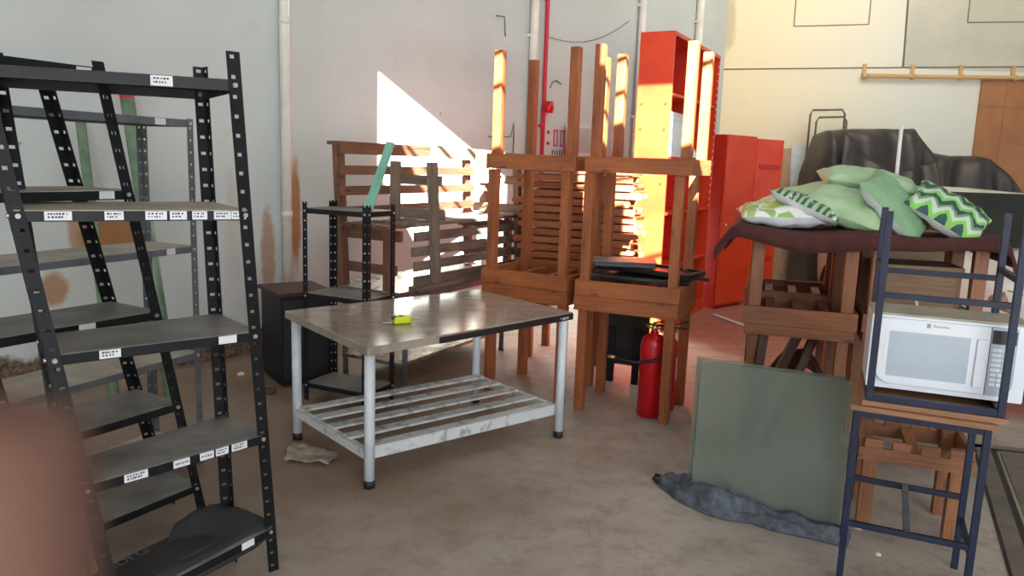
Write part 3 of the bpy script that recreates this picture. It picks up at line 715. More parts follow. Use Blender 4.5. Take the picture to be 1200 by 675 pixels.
# ------------------------------------------------------------------ wooden table frames, 0.775 m high, stacked
def table_frame(name, label, S=(.675,.56), h=.775, ah=.097, lw=.06, th=.024, m='stool', cross=2, loc=(0,0,0), rot=(0,0,0), group=None, notch=False, low=None):
    t = thing(name, label, 'table frame', loc, 0, group); t.rotation_euler = rot
    x, y = S[0]/2, S[1]/2
    for sx in (-1, 1):
        for sy in (-1, 1):
            w = MB(); w.box((sx*(x-th-lw/2), sy*(y-th-lw/2), (h-.012)/2), (lw, lw, h-.012)); w.build('leg', m, t, bevel=.003)
    for sy in (-1, 1):
        w = MB()
        if notch:
            w.box((0, sy*(y-th/2), h-ah/2-.02), (2*x, th, ah-.04))
            n = 4
            for k in range(n):
                cx = -x + .06 + k*(2*x-.12)/(n-1); w.box((cx, sy*(y-th/2), h-.02), (.075, th, .04))
        else: w.box((0, sy*(y-th/2), h-ah/2), (2*x, th, ah))
        w.build('apron', m, t, bevel=.002)
    for sx in (-1, 1):
        w = MB(); w.box((sx*(x-th/2), 0, h-ah/2), (th, 2*y-2*th, ah)); w.build('apron', m, t, bevel=.002)
    for k in range(cross):
        xx = (k+1)*2*x/(cross+1) - x; w = MB(); w.box((xx, 0, h-ah*.55), (.05, 2*y-2*th, .03)); w.build('crossbar', m, t)
    if low:
        for sy in (-1, 1):
            w = MB(); w.box((0, sy*(y-th-lw/2), low), (2*x-2*th-2*lw, .03, .05)); w.build('stretcher', m, t)
    return t
SYW = -.42
Rc, Lc = V((.822,4.995,0)), V((.222,5.375,0)); LYW = -.50
sR = table_frame('wooden_table_frame', 'orange-brown wooden table frame standing on the floor, carrying two more, beside the fire extinguishers', loc=Rc, rot=(0,0,SYW), group='orange wooden table frames')
G = 'orange wooden table frames'
dup(sR, (Rc.x,Rc.y,1.552), (PI,0,SYW+.012), 'orange-brown wooden table frame lying upside down with black trays inside its rails', G)
dup(sR, (Rc.x+.03,Rc.y-.01,2.332), (PI,0,SYW-.01), 'topmost upside-down wooden frame of the stack nearer the red shelving, legs up', G)
dup(sR, (Lc.x,Lc.y,0), (0,0,LYW), 'orange-brown wooden table frame on the floor under the stack beside the slatted benches', G)
dup(sR, (Lc.x-.005,Lc.y,1.552), (PI,0,LYW-.01), 'empty upside-down wooden table frame, middle of the stack beside the slatted benches', G)
dup(sR, (Lc.x+.01,Lc.y+.006,2.332), (PI,0,LYW+.012), 'topmost upside-down wooden frame of the stack beside the slatted benches, legs up', G)
Bc = V((.50,6.38,0))
dup(sR, (Bc.x,Bc.y,0), (0,0,-.36), 'wooden table frame at the back carrying the pile of folded slatted chairs', G)

# folded slatted chairs, lying flat in a pile
def folded_chair(loc, rot, label, group):
    t = thing('folding_chair', label, 'chair', loc, 0, group); t.rotation_euler = rot
    for k, (yy, zz, x0, x1) in enumerate(((-.22,.028,-.46,.46), (.22,.028,-.46,.46), (-.165,.030,-.42,.40), (.165,.030,-.42,.40))):
        w = MB(); pts = []
        hw = .031 if abs(yy) > .2 else .026
        n = 7
        prof = []
        for i in range(n+1):
            a = -PI/2 + PI*i/n; prof.append((x1 + math.cos(a)*.02, math.sin(a)*hw*1.0))
        for i in range(n+1):
            a = PI/2 + PI*i/n; prof.append((x0 + math.cos(a)*.02, math.sin(a)*hw))
        w.prism([(px, yy-.02, zz+pz*(.75)) for px, pz in prof], (0,.04,0), ax=(1,0,0)); w.build('leg', 'chair_wood', t)
    w = MB()
    for k in range(5): w.box((-.36+k*.075, 0, .050), (.055,.38,.012))
    w.build('seat', 'chair_wood', t)
    w = MB()
    for k in range(3): w.box((.14+k*.11, 0, .012), (.06,.40,.012))
    w.build('backrest', 'chair_wood', t)
    return t
for o_ in (o for o in C.objects if o.get('group') == G and 'slatted benches' in o['label']): o_.scale = (.97, 1.10, 1)
fc = folded_chair((Bc.x+.05,Bc.y,.777), (0,0,-.30), 'brown slatted wooden folding chair lying folded in the tall pile behind the orange frames', 'folded slatted chairs piled behind the frames')
for k in range(1, 13):
    dup(fc, (Bc.x+.05+random.uniform(-.05,.05), Bc.y+random.uniform(-.03,.03), .777+.0625*k), (0,0,-.30+random.uniform(-.05,.05)+(PI if k % 3 == 1 else 0)), fc['label'])
w = MB((.5,6.3,1.6)); w.box((.5,6.32,1.615), (.8,.36,.02), rz=-.28); w.box((.5,6.32,1.632), (.5,.3,.016), rz=-.2)
tag(w.build('dark_plank', 'dark_brown'), 'dark brown plank lying on top of the pile of folded chairs', 'panel')

# black trays inside the middle right frame
ux, uy = V((math.cos(SYW), math.sin(SYW), 0)), V((-math.sin(SYW), math.cos(SYW), 0))
def fr(x, y, z): return Rc + ux*x + uy*y + V((0,0,z))
def tray(name, label, c, s, rz, tilt, m, m2):
    t = thing(name, label, 'tray', c, 0); t.rotation_euler = (tilt[0], tilt[1], SYW+rz)
    w = MB(); w.box((0,0,.012), (s[0],s[1],.012)); w.build('bottom', m2, t)
    w = MB(); k = .02
    w.box((0,-s[1]/2+k/2,.018), (s[0],k,.03)); w.box((0,s[1]/2-k/2,.018), (s[0],k,.03)); w.box((-s[0]/2+k/2,0,.018), (k,s[1]-2*k,.03)); w.box((s[0]/2-k/2,0,.018), (k,s[1]-2*k,.03)); w.build('rim', m, t)
    return t
tray('black_tray', 'wide flat black tray lying on the rails of the middle frame, under the other tray', fr(-.05,-.02,.877), (.56,.36), .05, (0,.02), 'black_plastic', 'black_plastic')
tray('black_tray', 'black tray resting crosswise on the wide black tray, reaching toward the red locker', fr(.10,.10,.915), (.56,.3), -.18, (0,.035), 'black_plastic', 'black_plastic')
T3 = fr(-.10,.02,.948)
t = thing('flat_case', 'flat case with a grey lid on top of the black trays', 'case', T3, SYW+.30)
w = MB(); w.box((0,0,.02), (.40,.26,.03)); w.build('body', 'black_plastic', t, bevel=.006)
w = MB(); w.box((0,0,.0385), (.41,.27,.010)); w.build('lid', 'tray_grey', t, bevel=.004)
for i, (a, b, lab) in enumerate(((fr(-.18,-.26,.905), fr(.36,-.12,.885), 'thin black rod sticking out over the near rail of the middle frame'), (fr(-.2,.2,.93), fr(.44,.12,.89), 'thin black rod sticking out over the far rail toward the red locker'))):
    w = MB(a); w.cyl(a, b, .012); tag(w.build('black_rod', 'black_plastic'), lab, 'rod')

# fire extinguishers and the black thing behind them
def extinguisher(loc, rz, h, r, label, hose=True):
    t = thing('fire_extinguisher', label, 'fire extinguisher', loc, rz, 'fire extinguishers')
    w = MB(); w.lathe([(r*.9,0),(r,.012),(r,h-r*.9),(r*.92,h-r*.45),(r*.7,h-r*.15),(r*.35,h),(r*.28,h+.02)]); w.build('body', 'ext_red', t)
    w = MB(); w.cyl((0,0,h+.015), (0,0,h+.065), .022); w.cyl((0,0,h+.04), (.055,0,h+.045), .014); w.cyl((-.01,.0,h+.045), (-.05,.02,h+.05), .018, seg=12); w.build('valve', 'brass', t)
    w = MB(); w.bar((-.01,0,h+.07), (.13,0,h+.10), .022, .008); w.bar((0,0,h+.06), (.12,0,h+.055), .022, .008); w.build('handle', 'black', t)
    w = MB()
    n = 10
    for i in range(n):
        a0, a1 = -.6+1.2*i/n, -.6+1.2*(i+1)/n; rr = r+.0012
        w.prism([(rr*math.cos(a0), rr*math.sin(a0), h*.42), (rr*math.cos(a1), rr*math.sin(a1), h*.42), (rr*math.cos(a1), rr*math.sin(a1), h*.72), (rr*math.cos(a0), rr*math.sin(a0), h*.72)], (math.cos((a0+a1)/2)*.001, math.sin((a0+a1)/2)*.001, 0))
    w.build('label', 'paper', t)
    if hose:
        w = MB(); pts = []
        for i in range(13):
            u = i/12; a = .1 - 1.9*u
            pts.append((math.cos(a)*(r+.035)*(1+.1*u), math.sin(a)*(r+.03), h+.04-.20*math.sin(u*PI/2)))
        x, y, z = pts[-1]; pts += [(x-.07,y-.01,z-.012), (x-.15,y+.0,z-.006), (x-.2,y+.01,z+.004)]
        w.tube(pts, .009); w.build('hose', 'rubber', t)
        w = MB(); w.cyl(pts[-1], (pts[-1][0]-.05, pts[-1][1], pts[-1][2]+.004), .011); w.build('nozzle', 'brass', t)
    return t
extinguisher((.925,4.83,0), -.25, .545, .083, 'large red fire extinguisher with a black hose and brass nozzle under the orange frame')
extinguisher((1.045,4.98,0), -.1, .50, .07, 'smaller red fire extinguisher half hidden behind the orange frame leg', False)
BO = V((.86,5.62,0))
t = thing('black_folding_chair', 'dark black folded chair standing behind the red fire extinguisher', 'chair', BO, -.4)
w = MB(); w.prism([(-.13,.02,.12),(.13,.02,.12),(.19,.05,.74),(-.19,.05,.74)], (0,.035,0)); w.build('backrest', 'black_cloth', t)
w = MB(); w.prism([(-.17,-.03,.24),(.17,-.03,.24),(.18,-.01,.62),(-.18,-.01,.62)], (0,.03,0)); w.build('seat', 'black_cloth', t)
for x, y in ((-.15,.05), (.15,.05), (-.09,-.05), (.10,-.05)):
    w = MB(); w.bar((x*1.0,y,0), (x,y*.3,.42), .05, .03, up=(0,1,0)); w.build('leg', 'black', t)

# ------------------------------------------------------------------ red shelving and red locker
c0, c1 = V((1.398,7.219,0)), V((2.196,8.700,0)); cu = (c1-c0).normalized(); cn = V((-cu.y,cu.x,0)); CW = (c1-c0).length; CD = .33; CH = 2.825
CO = (c0+c1)/2 + cn*CD/2
def cc(a, d, z): return c0 + cu*a + cn*d + V((0,0,z))
t = thing('red_shelving', 'tall orange-red steel shelving with open front, sunlit on its narrow side', 'shelving', CO)
def cbox(name, a0, a1, d0, d1, z0, z1, m='red', par=None, bev=.003):
    w = MB(CO); w.hexa([cc(a0,d0,z0),cc(a1,d0,z0),cc(a1,d1,z0),cc(a0,d1,z0),cc(a0,d0,z1),cc(a1,d0,z1),cc(a1,d1,z1),cc(a0,d1,z1)], 0, cu)
    return w.build(name, m, par or t, bevel=bev)
cbox('side_panel', 0, .025, 0, CD, 0, CH)
cbox('side_panel', CW-.025, CW, 0, CD, 0, CH)
cbox('divider', CW*.52, CW*.52+.03, .01, CD, .1, CH-.03, 'red_dark')
cbox('back_panel', .025, CW-.025, CD-.015, CD, .05, CH-.02, 'red_dark')
cbox('top_panel', 0.025, CW-.025, 0, CD-.015, CH-.04, CH)
cbox('plinth', .025, CW-.025, .01, CD-.015, 0, .1)
for z in (.1, .62, 1.15, 1.68, 2.26): cbox('shelf', .025, CW-.025, .012, CD-.016, z, z+.025, 'red')
w = MB(CO)       # punched holes along the front edge strips and the side
for z in [1.2+.075*i for i in range(21)]:
    for a in (CW-.02,): w.bar(cc(a-.03,.0-.001,z), cc(a-.03,.004,z), .012, .02, mi=0)
w.build('hole_row', 'paper', t)
w = MB(CO)
for z in (1.45, 1.95, 2.18):
    for d in (.05, CD-.05): w.cyl(cc(-.006,d,z), cc(.0,d,z), .012, seg=10)
w.build('bolt', 'red_dark', t)
def cthing(name, label, cat, a, d, z): return thing(name, label, cat, cc(a,d,z), math.atan2(cu.y, cu.x))
t2 = cthing('white_helmet', 'white hard hat on the shelf of the tall red shelving', 'helmet', .95, .12, 1.706)
w = MB(); w.lathe([(.13,0),(.125,.03),(.115,.07),(.09,.105),(.05,.125),(.005,.13)]); w.build('shell', 'white_fabric', t2)
w = MB(); w.lathe([(.12,.0),(.155,.005),(.15,.012),(.12,.016)]); w.build('brim', 'white_fabric', t2)
for i, (a, d, z, s, lab) in enumerate(((.38,.14,1.706,(.42,.22,.36), 'white box on the shelf of the red shelving, nearest its sunlit side'), (.36,.14,2.068,(.36,.2,.05), 'flat white packet on top of the white box in the red shelving'))):
    q = cthing('white_box', lab, 'box', a, d, z)
    w = MB(); w.box((0,0,s[2]/2-.005), (s[0],s[1],s[2]-.01)); w.build('body', 'white_fabric', q, bevel=.004)
    w = MB(); w.box((0,0,s[2]-.005), (s[0]+.01,s[1]+.01,.012)); w.build('lid', 'paper', q)
# locker
l0, l1 = V((2.353,8.727,0)), V((2.80,9.13,0)); lu = (l1-l0).normalized(); ln = V((-lu.y,lu.x,0)); LWd = (l1-l0).length; LH = 1.99
def lc(a, d, z): return l0 + lu*a + ln*d + V((0,0,z))
LO = lc(LWd/2, .22, 0)
t = thing('red_locker', 'lower red steel locker with its doors open beside the tall red shelving', 'locker', LO)
def lbox(name, a0, a1, d0, d1, z0, z1, m='red', par=None):
    w = MB(LO); w.hexa([lc(a0,d0,z0),lc(a1,d0,z0),lc(a1,d1,z0),lc(a0,d1,z0),lc(a0,d0,z1),lc(a1,d0,z1),lc(a1,d1,z1),lc(a0,d1,z1)], 0, lu)
    return w.build(name, m, par or t, bevel=.004)
lbox('body', 0, LWd, .03, .45, .06, LH, 'red_dark'); lbox('plinth', .02, LWd-.02, .05, .43, 0, .06, 'red_dark')
d1 = lbox('door', 0, LWd, 0, .022, .05, LH, 'red')
w = MB(LO); w.cyl(lc(.06,-.02,.98), lc(.06,0,.98), .015); h = w.build('handle', 'chrome', d1)
w = MB(LO); p0, p1 = lc(LWd+.01,.0,0), lc(LWd+.01,0,0) + V((.40,.26,0))
w.hexa([p0+V((0,0,.05)), p1+V((0,0,.05)), p1+V((-.015,.02,.05)), p0+V((-.015,.02,.05)), p0+V((0,0,LH-.02)), p1+V((0,0,LH-.02)), p1+V((-.015,.02,LH-.02)), p0+V((-.015,.02,LH-.02))], 0, (0,0,1))
d2 = w.build('door', 'red', t, bevel=.004)
w = MB(LO); q0, q1 = p0.lerp(p1,.12), p0.lerp(p1,.88); n = V((.26,-.40,0)).normalized()
for z in (.55, 1.1, 1.65): w.bar(q0+n*.006+V((0,0,z)), q1+n*.006+V((0,0,z)), .012, .05)
w.build('door_rib', 'red_dark', d2)
# white frame leaning by the wall behind the stacks
wf = V((.60,8.55,0)); wu = V((.80,.60,0)).normalized()
t = thing('white_gate', 'white painted steel gate frame standing behind the upturned legs, left of the tall red shelving', 'frame', wf)
def wfp(a, z): return wf + wu*a + V((-.08,.1,0))*z*.2 + V((0,0,z))
for n_, a, b in (('upright', (0,0),(0,2.06)), ('upright', (.68,0),(.68,2.06)), ('rail', (-.03,2.03),(.72,2.03)), ('rail', (0,1.70),(.68,1.70)), ('rail', (0,.5),(.68,.5))):
    w = MB(wf); w.bar(wfp(*a), wfp(*b), .06, .06, up=(0,1,0) if n_ == 'upright' else (0,0,1)); w.build(n_, 'white_paint', t)
# ------------------------------------------------------------------ blue steel stools and the microwave
BY = -.43
bu, bv = V((math.cos(BY), math.sin(BY), 0)), V((-math.sin(BY), math.cos(BY), 0))
BS = V((1.605,2.90,0))
def blue_stool(name, label, loc, rot, W=.455, D=.38, h=.735):
    t = thing(name, label, 'stool', loc); t.rotation_euler = rot
    x, y = W/2-.0125, D/2-.0125
    for sx in (-1, 1):
        for sy in (-1, 1):
            w = MB(); w.box((sx*x, sy*y, (h-.02)/2), (.025,.025,h-.02)); w.build('leg', 'blue', t, bevel=.002)
    w = MB()
    for sy in (-1, 1): w.box((0, sy*y, h-.0325), (W-.05, .025, .025))
    for sx in (-1, 1): w.box((sx*x, 0, h-.0325), (.025, D-.05, .025))
    w.build('seat_frame', 'blue', t, bevel=.002)
    w = MB(); w.box((0,0,h-.01), (W+.025, D+.025, .02)); s = w.build('seat', 'ply', t, bevel=.002); s['label'] = 'brown plywood seat board'
    for sy, z in ((-1, .255), (1, .31)):
        w = MB(); w.box((0, sy*y, z), (W-.05, .022, .022)); w.build('crossbar', 'blue', t, bevel=.002)
    for sx in (-1, 1):
        w = MB(); w.box((sx*x, 0, .22), (.02, D-.05, .02)); w.build('side_bar', 'blue', t)
    return t
s1 = blue_stool('steel_stool', 'navy blue steel stool standing on the floor with a plywood seat, carrying the upturned one', BS, (0,0,BY))
s2p = BS + bu*.03 + bv*.02
dup(s1, (s2p.x,s2p.y,1.471), (PI,0,BY+.03), 'upturned navy blue steel stool with the white microwave between its legs')
# front leg scuff strip (a grey vertical bar inside the lower stool)
w = MB(); w.bar((0,-.178,.255), (0,.178,.312), .022, .022); e = w.build('stretcher', 'grey_steel', s1); e['label'] = 'bare grey bar joining the two crossbars'
MY = -.37
mu, mv = V((math.cos(MY), math.sin(MY), 0)), V((-math.sin(MY), math.cos(MY), 0))
mfl = V((1.395,2.915,.783)); MW, MD, MH = .525, .255, .295
MO = mfl + mu*MW/2 + mv*MD/2
t = thing('microwave_oven', 'white microwave oven with a dusty beige top sitting inside the upturned blue stool', 'microwave', MO, MY)
w = MB(); w.box((0,.01,MH/2), (MW,MD-.02,MH-.012)); w.build('body', 'micro', t, bevel=.006)
w = MB(); w.box((0,.006,MH-.003), (MW+.002,MD-.008,.010)); w.build('top_cover', 'micro_top', t, bevel=.003)
def rrect(x0, x1, z0, z1, rs, seg=6):
    pts = []
    for (cx, cz, a0, r) in ((x1-rs[1], z0+rs[1], -PI/2, rs[1]), (x1-rs[2], z1-rs[2], 0, rs[2]), (x0+rs[3], z1-rs[3], PI/2, rs[3]), (x0+rs[0], z0+rs[0], PI, rs[0])):
        for i in range(seg+1):
            a = a0 + PI/2*i/seg; pts.append((cx+math.cos(a)*r, cz+math.sin(a)*r))
    return pts
fy = -MD/2
def plate(pts, y0, y1): return [V((x, y0, z)) for x, z in pts], V((0, y1-y0, 0))
DX0, DX1 = -MW/2+.03, MW/2-.128
w = MB(); a, n = plate(rrect(-MW/2+.0, MW/2, .004, MH-.006, (.006,.006,.004,.004)), fy-.002, fy+.01); w.prism(a, n); w.build('front_frame', 'micro', t)
w = MB(); a, n = plate(rrect(DX0-.004, MW/2-.038, .022, MH-.014, (.05,.05,.004,.004)), fy-.0035, fy); w.prism(a, n); w.build('door_gap', 'micro_panel', t)
w = MB(); a, n = plate(rrect(DX0, DX1, .026, MH-.014, (.05,.004,.004,.004)), fy-.016, fy-.003); w.prism(a, n); d = w.build('door', 'micro', t, bevel=.002)
w = MB(); a, n = plate(rrect(DX0+.022, DX1-.048, .046, MH-.050, (.01,)*4), fy-.0175, fy-.015); w.prism(a, n); w.build('window_rim', 'micro', d)
w = MB(); a, n = plate(rrect(DX0+.034, DX1-.062, .058, MH-.062, (.004,)*4), fy-.0185, fy-.016); w.prism(a, n); w.build('window', 'micro_win', d)
w = MB(); a, n = plate(rrect(DX1-.042, DX1-.004, .05, MH-.062, (.006,)*4), fy-.026, fy-.015); w.prism(a, n); w.build('handle', 'micro', d, bevel=.004)
w = MB(); a, n = plate(rrect(DX1+.004, MW/2-.042, .026, MH-.014, (.004,.05,.004,.004)), fy-.014, fy-.003); w.prism(a, n); pn = w.build('control_panel', 'micro_panel', t)
w = MB(); a, n = plate(rrect(DX1+.006, MW/2-.044, MH-.075, MH-.024, (.002,)*4), fy-.0155, fy-.013); w.prism(a, n); w.build('display', 'black_plastic', pn)
for r in range(8):
    for c_ in range(2 if r < 5 else 3):
        kw = .030 if r < 5 else .019
        kx = DX1+.026 + c_*(.036 if r < 5 else .024) - (0 if r < 5 else .004); kz = MH-.098-r*.0185
        w = MB(); a, n = plate(rrect(kx-kw/2, kx+kw/2, kz-.006, kz+.006, (.003,)*4, 3), fy-.0158, fy-.013); w.prism(a, n); w.build('key', 'micro', pn)
lx = -.035
w = MB(); z0 = MH-.031
def strip(x0, z0_, x1, z1_, wd_): w.bar((x0,fy-.0166,z0_), (x1,fy-.0166,z1_), .001, wd_)
e = .0065
for a_, b_ in (((-e,-e),(-e,e)), ((-e,e),(e,e)), ((e,e),(e,-e)), ((e,-e),(-e,-e)), ((-e*.8,-e*.8),(e*.8,e*.8)), ((-e*.8,e*.8),(e*.8,-e*.8)), ((0,-e),(0,e))):
    strip(lx-.035+a_[0], z0+a_[1], lx-.035+b_[0], z0+b_[1], .0018)
w.build('door_emblem', 'trim_line', d)
lettering('door_print', 'Electrolux', .0135, frame_mtx((lx+.008, fy-.0163, z0), (1,0,0), (0,0,1)), 'trim_line', d)

# ------------------------------------------------------------------ brown notched stool, glass sheets, denim
table_frame('wooden_stool', 'brown wooden stool with notched rails standing behind the lower blue stool', S=(.46,.40), h=.43, ah=.10, lw=.06, m='brown', cross=1, notch=True,
            loc=(1.875,3.42,0), rot=(0,0,-.36))
gy = -.44
gu, gv = V((math.cos(gy), math.sin(gy), 0)), V((-math.sin(gy), math.cos(gy), 0))
for i, (q, wd_, hh, tilt, lab) in enumerate(((V((.895,3.505,.004)), .665, .70, .03, 'large dusty greenish glass sheet standing on edge on the floor, in front of its twin'),
                                              (V((.885,3.56,.004)), .66, .705, .025, 'glass sheet standing right behind the front glass sheet, its left edge just showing'))):
    c = q + gu*wd_/2; upv = (V((0,0,1)) + gv*tilt*2).normalized()
    w = MB(c); A = q; B = q + gu*wd_; D_ = gv*.008
    w.hexa([A,B,B+D_,A+D_, A+upv*hh,B+upv*hh,B+upv*hh+D_,A+upv*hh+D_], 0, gu)
    tag(w.build('glass_sheet', 'glass'), lab, 'glass sheet')
def denim(u, v):
    path = [V((.80,3.72,0)), V((.90,3.62,0)), V((1.02,3.48,0)), V((1.18,3.385,0)), V((1.35,3.26,0)), V((1.52,3.16,0))]
    k = u*(len(path)-1); i = min(int(k), len(path)-2); p = path[i].lerp(path[i+1], k-i); d = (path[i+1]-path[i]).normalized(); s = V((-d.y,d.x,0))
    wid = (.05, .13, .17, .12, .11, .08)[i]*(1-(k-i)) + (.05, .13, .17, .12, .11, .08)[min(i+1,5)]*(k-i)
    off = (v-.5)*2*wid*.78
    hgt = (.045+.075*math.exp(-((u-.38)/.2)**2))*(1-(abs(v-.5)*2)**2.2)
    f = nz((u*7,v*2.2,0),1,4)*.03 + abs(math.sin(v*9+u*5+2.5*nz((u*4,v*2,0),1,7)))*.035-.018 + nz((u*14,v*7,2),1,9)*.018
    q = p + s*(off + .02*nz((u*8,v*3,5),1,6)); return V((q.x, q.y, max(.006, hgt + f*(1-(abs(v-.5)*2)**4))))
w = MB((1.1,3.45,0)); w.grid(denim, 90, 44)
t = thing('denim_cloth', 'crumpled dark blue-grey denim cloth lying on the floor along the foot of the glass', 'cloth', (1.1,3.45,0))
w.build('fabric', 'denim', t, solid=.008)
w = MB((1.1,3.45,0)); w.tube([(.83,3.68,.03),(.80,3.74,.035),(.775,3.77,.03),(.765,3.75,.02),(.79,3.69,.012)], .011); w.build('belt_loop', 'rubber', t)

# ------------------------------------------------------------------ furniture under the cloth
UY = -.30
uu, uv_ = V((math.cos(UY), math.sin(UY), 0)), V((-math.sin(UY), math.cos(UY), 0))
U1 = V((1.33,4.28,0)) + uu*.285 + uv_*.30
U2 = U1 + uu*.625 + uv_*.03
GB = 'brown wooden frames under the maroon cloth'
k1 = table_frame('wooden_table_frame', 'brown wooden frame on the floor behind the glass sheets, dark cloth hanging among its legs', S=(.58,.6), h=.745, ah=.06, lw=.06, m='brown', cross=2, loc=(U1.x,U1.y,0), rot=(0,0,UY), group=GB)
k2 = table_frame('wooden_table_frame', 'upside-down brown wooden frame under the maroon cloth with legs up, toward the red locker', S=(.60,.6), h=.545, ah=.10, lw=.066, m='brown', cross=3, loc=(U1.x,U1.y,1.291), rot=(PI,0,UY), group=GB)
dup(k1, (U2.x,U2.y,0), (0,0,UY), 'brown wooden frame on the floor behind the microwave and the blue stools', GB)
dup(k2, (U2.x,U2.y,1.291), (PI,0,UY), 'upside-down brown wooden frame under the maroon cloth with legs up, behind the microwave', GB)
U3, U4 = U1 + uv_*.64, U2 + uv_*.64
dup(k1, (U3.x,U3.y,0), (0,0,UY+.02), 'rear brown wooden frame on the floor, second from the glass sheets', GB)
dup(k2, (U3.x,U3.y,1.291), (PI,0,UY-.02), 'rear upside-down brown wooden frame under the cushions, seen between the front legs', GB)
dup(k1, (U4.x,U4.y,0), (0,0,UY-.02), 'rear brown wooden frame on the floor behind the microwave, nearest the white car', GB)
dup(k2, (U4.x,U4.y,1.291), (PI,0,UY), 'rear upside-down brown wooden frame under the cushions, nearest the white car', GB)
for i, (a, b, lab) in enumerate(((( 1.50,4.28,.02), (1.78,4.40,.66), 'dark brown slat leaning inside the front frame, sloping up to the microwave'),
        ((1.44,4.44,.02), (1.63,4.26,.70), 'dark brown slat leaning inside the front frame, sloping the other way'), ((1.36,4.2,.0), (1.44,4.28,.68), 'thin brown slat propped at the outer leg of the frame behind the glass'))):
    w = MB(a); w.bar(a, b, .05, .03, up=(0,1,0)); tag(w.build('slat', 'dark_brown'), lab, 'slat')
def darkc(u, v):
    p = U1 - uu*.22 - uv_*.08 + uu*.46*u + uv_*.3*v
    return V((p.x, p.y, .30 + .16*math.cos((u-.5)*2.6) * (.6+.4*math.sin(v*PI)) + .05*nz((u*4,v*4,0),1,3) - .25*(abs(u-.5)*2)**3 + .12*u))
sheet('dark_cloth', 'dark maroon cloth bundled between the legs of the frame behind the glass', 'cloth', darkc, 18, 12, 'maroon', .012)

# maroon cloth over the legs, sagging between them
CLx, CLy, CLz = 1.25, 1.30, 1.302
cl0 = U1 - uu*.335 - uv_*.335
def cloth(u, v):
    # u 0..1 across (with drapes either side), v 0..1 front to back
    fx = (u*1.30-.15)*CLx; fy_ = (v*1.22-.095)*CLy
    z = CLz; x = min(max(fx, -.03), CLx+.03); y = min(max(fy_, -.035), CLy)
    ox = max(0, -fx-.03) + max(0, fx-CLx-.03); oy = max(0, -fy_-.035) + max(0, fy_-CLy)
    sag = .05*abs(math.sin(x/CLx*2*PI))**1.5*(.4+.6*(1-min(1,abs(y/CLy-.5)*2)))
    if oy > 0: sag += .025*math.sin(x/CLx*2*PI - .6)*min(1, oy/.08)
    z -= sag*1.0 + oy*.95 + ox*.9
    if fx < -.03: x -= ox*.62 + .03*nz((v*5,u*3,0),1,2); y += ox*.3
    if fx > CLx+.03: x += ox*.3 + .02*nz((v*6,u*3,0),1,5)
    z += .008*nz((x*4,y*4,1),1,2)
    if oy > 0 and fy_ < 0: y -= .015*math.sin(x*9)+.01
    p = cl0 + uu*x + uv_*y
    return V((p.x, p.y, z))
o = sheet('maroon_cloth', 'maroon cloth draped over the upturned brown frames under the cushions', 'cloth', cloth, 60, 46, 'maroon', .008)
def cp(x, y, z): p = cl0 + uu*x + uv_*y; return V((p.x, p.y, z))

# cushions
def cushion(label, c, rot, size, mats, th=.16, uvs=1.0, seed=1, corner=.05):
    a, b = size[0]/2, size[1]/2
    t = thing('cushion', label, 'cushion', c, 0, 'cushions on the maroon cloth'); t.rotation_euler = rot
    def side(sg):
        def fn(u, v):
            x, y = u*2-1, v*2-1
            k = 1 - corner*1.6*(1-abs(x)**1.5*abs(y)**1.5) * (max(abs(x),abs(y))**6)
            z = (max(0, 1-abs(x)**2.3)*max(0, 1-abs(y)**2.3))**.42*th/2
            wr = (.014*nz((x*2.3,y*2.3,sg), 1.2, seed) + .006*nz((x*6,y*6,sg), 1.1, seed+3))*min(1, z/(th*.2))
            return V((x*a*k, y*b*k, sg*(z + wr)))
        return fn
    w = MB(); w.grid(side(1), 26, 26, 0, uvs); w.build('front_cover', mats[0], t)
    w = MB(); w.grid(side(-1), 26, 26, 0, uvs); w.build('back_cover', mats[1], t)
    return t
cushion('plain pale green cushion at the back of the heap, nearest the red locker', cp(.36,.60,1.41), (.12,-.30,UY+.25), (.58,.56), ('pale_green','pale_green'), .20, seed=2)
cushion('white cushion with green leaf print lying flat, nearest the red locker', cp(.21,.22,1.365), (.05,-.03,UY+.1), (.50,.44), ('leaf','white_fabric'), .14, seed=3)
cushion('white-backed cushion with a dark green leaf pattern, leaning between the leaf-print and plain green cushions', cp(.34,.20,1.405), (-.10,.40,UY-.25), (.40,.40), ('dark_leaf','white_fabric'), .11, seed=4)
cushion('plain pale green cushion lying in the middle of the heap, in front of the rest', cp(.54,.24,1.42), (.26,.28,UY-.25), (.44,.42), ('pale_green','pale_green'), .16, seed=5)
cushion('plain pale green cushion on top of the heap', cp(.68,.60,1.555), (.10,.13,UY+.1), (.54,.46), ('pale_green','pale_green'), .16, seed=6)
cushion('sage green cushion with a plain white back, tilted on its side in the middle', cp(.78,.20,1.435), (.30,.80,UY-.1), (.44,.40), ('mid_green','white_fabric'), .14, seed=7)
cushion('green zigzag cushion with a pale grey back, leaning toward the white car', cp(1.05,.24,1.415), (.34,.52,UY-.2), (.42,.42), ('chevron','white_fabric'), .13, seed=8)
cushion('white cushion with green leaf print behind the zigzag cushion', cp(1.03,.55,1.43), (.2,.35,UY-.1), (.42,.40), ('leaf','white_fabric'), .14, seed=9)

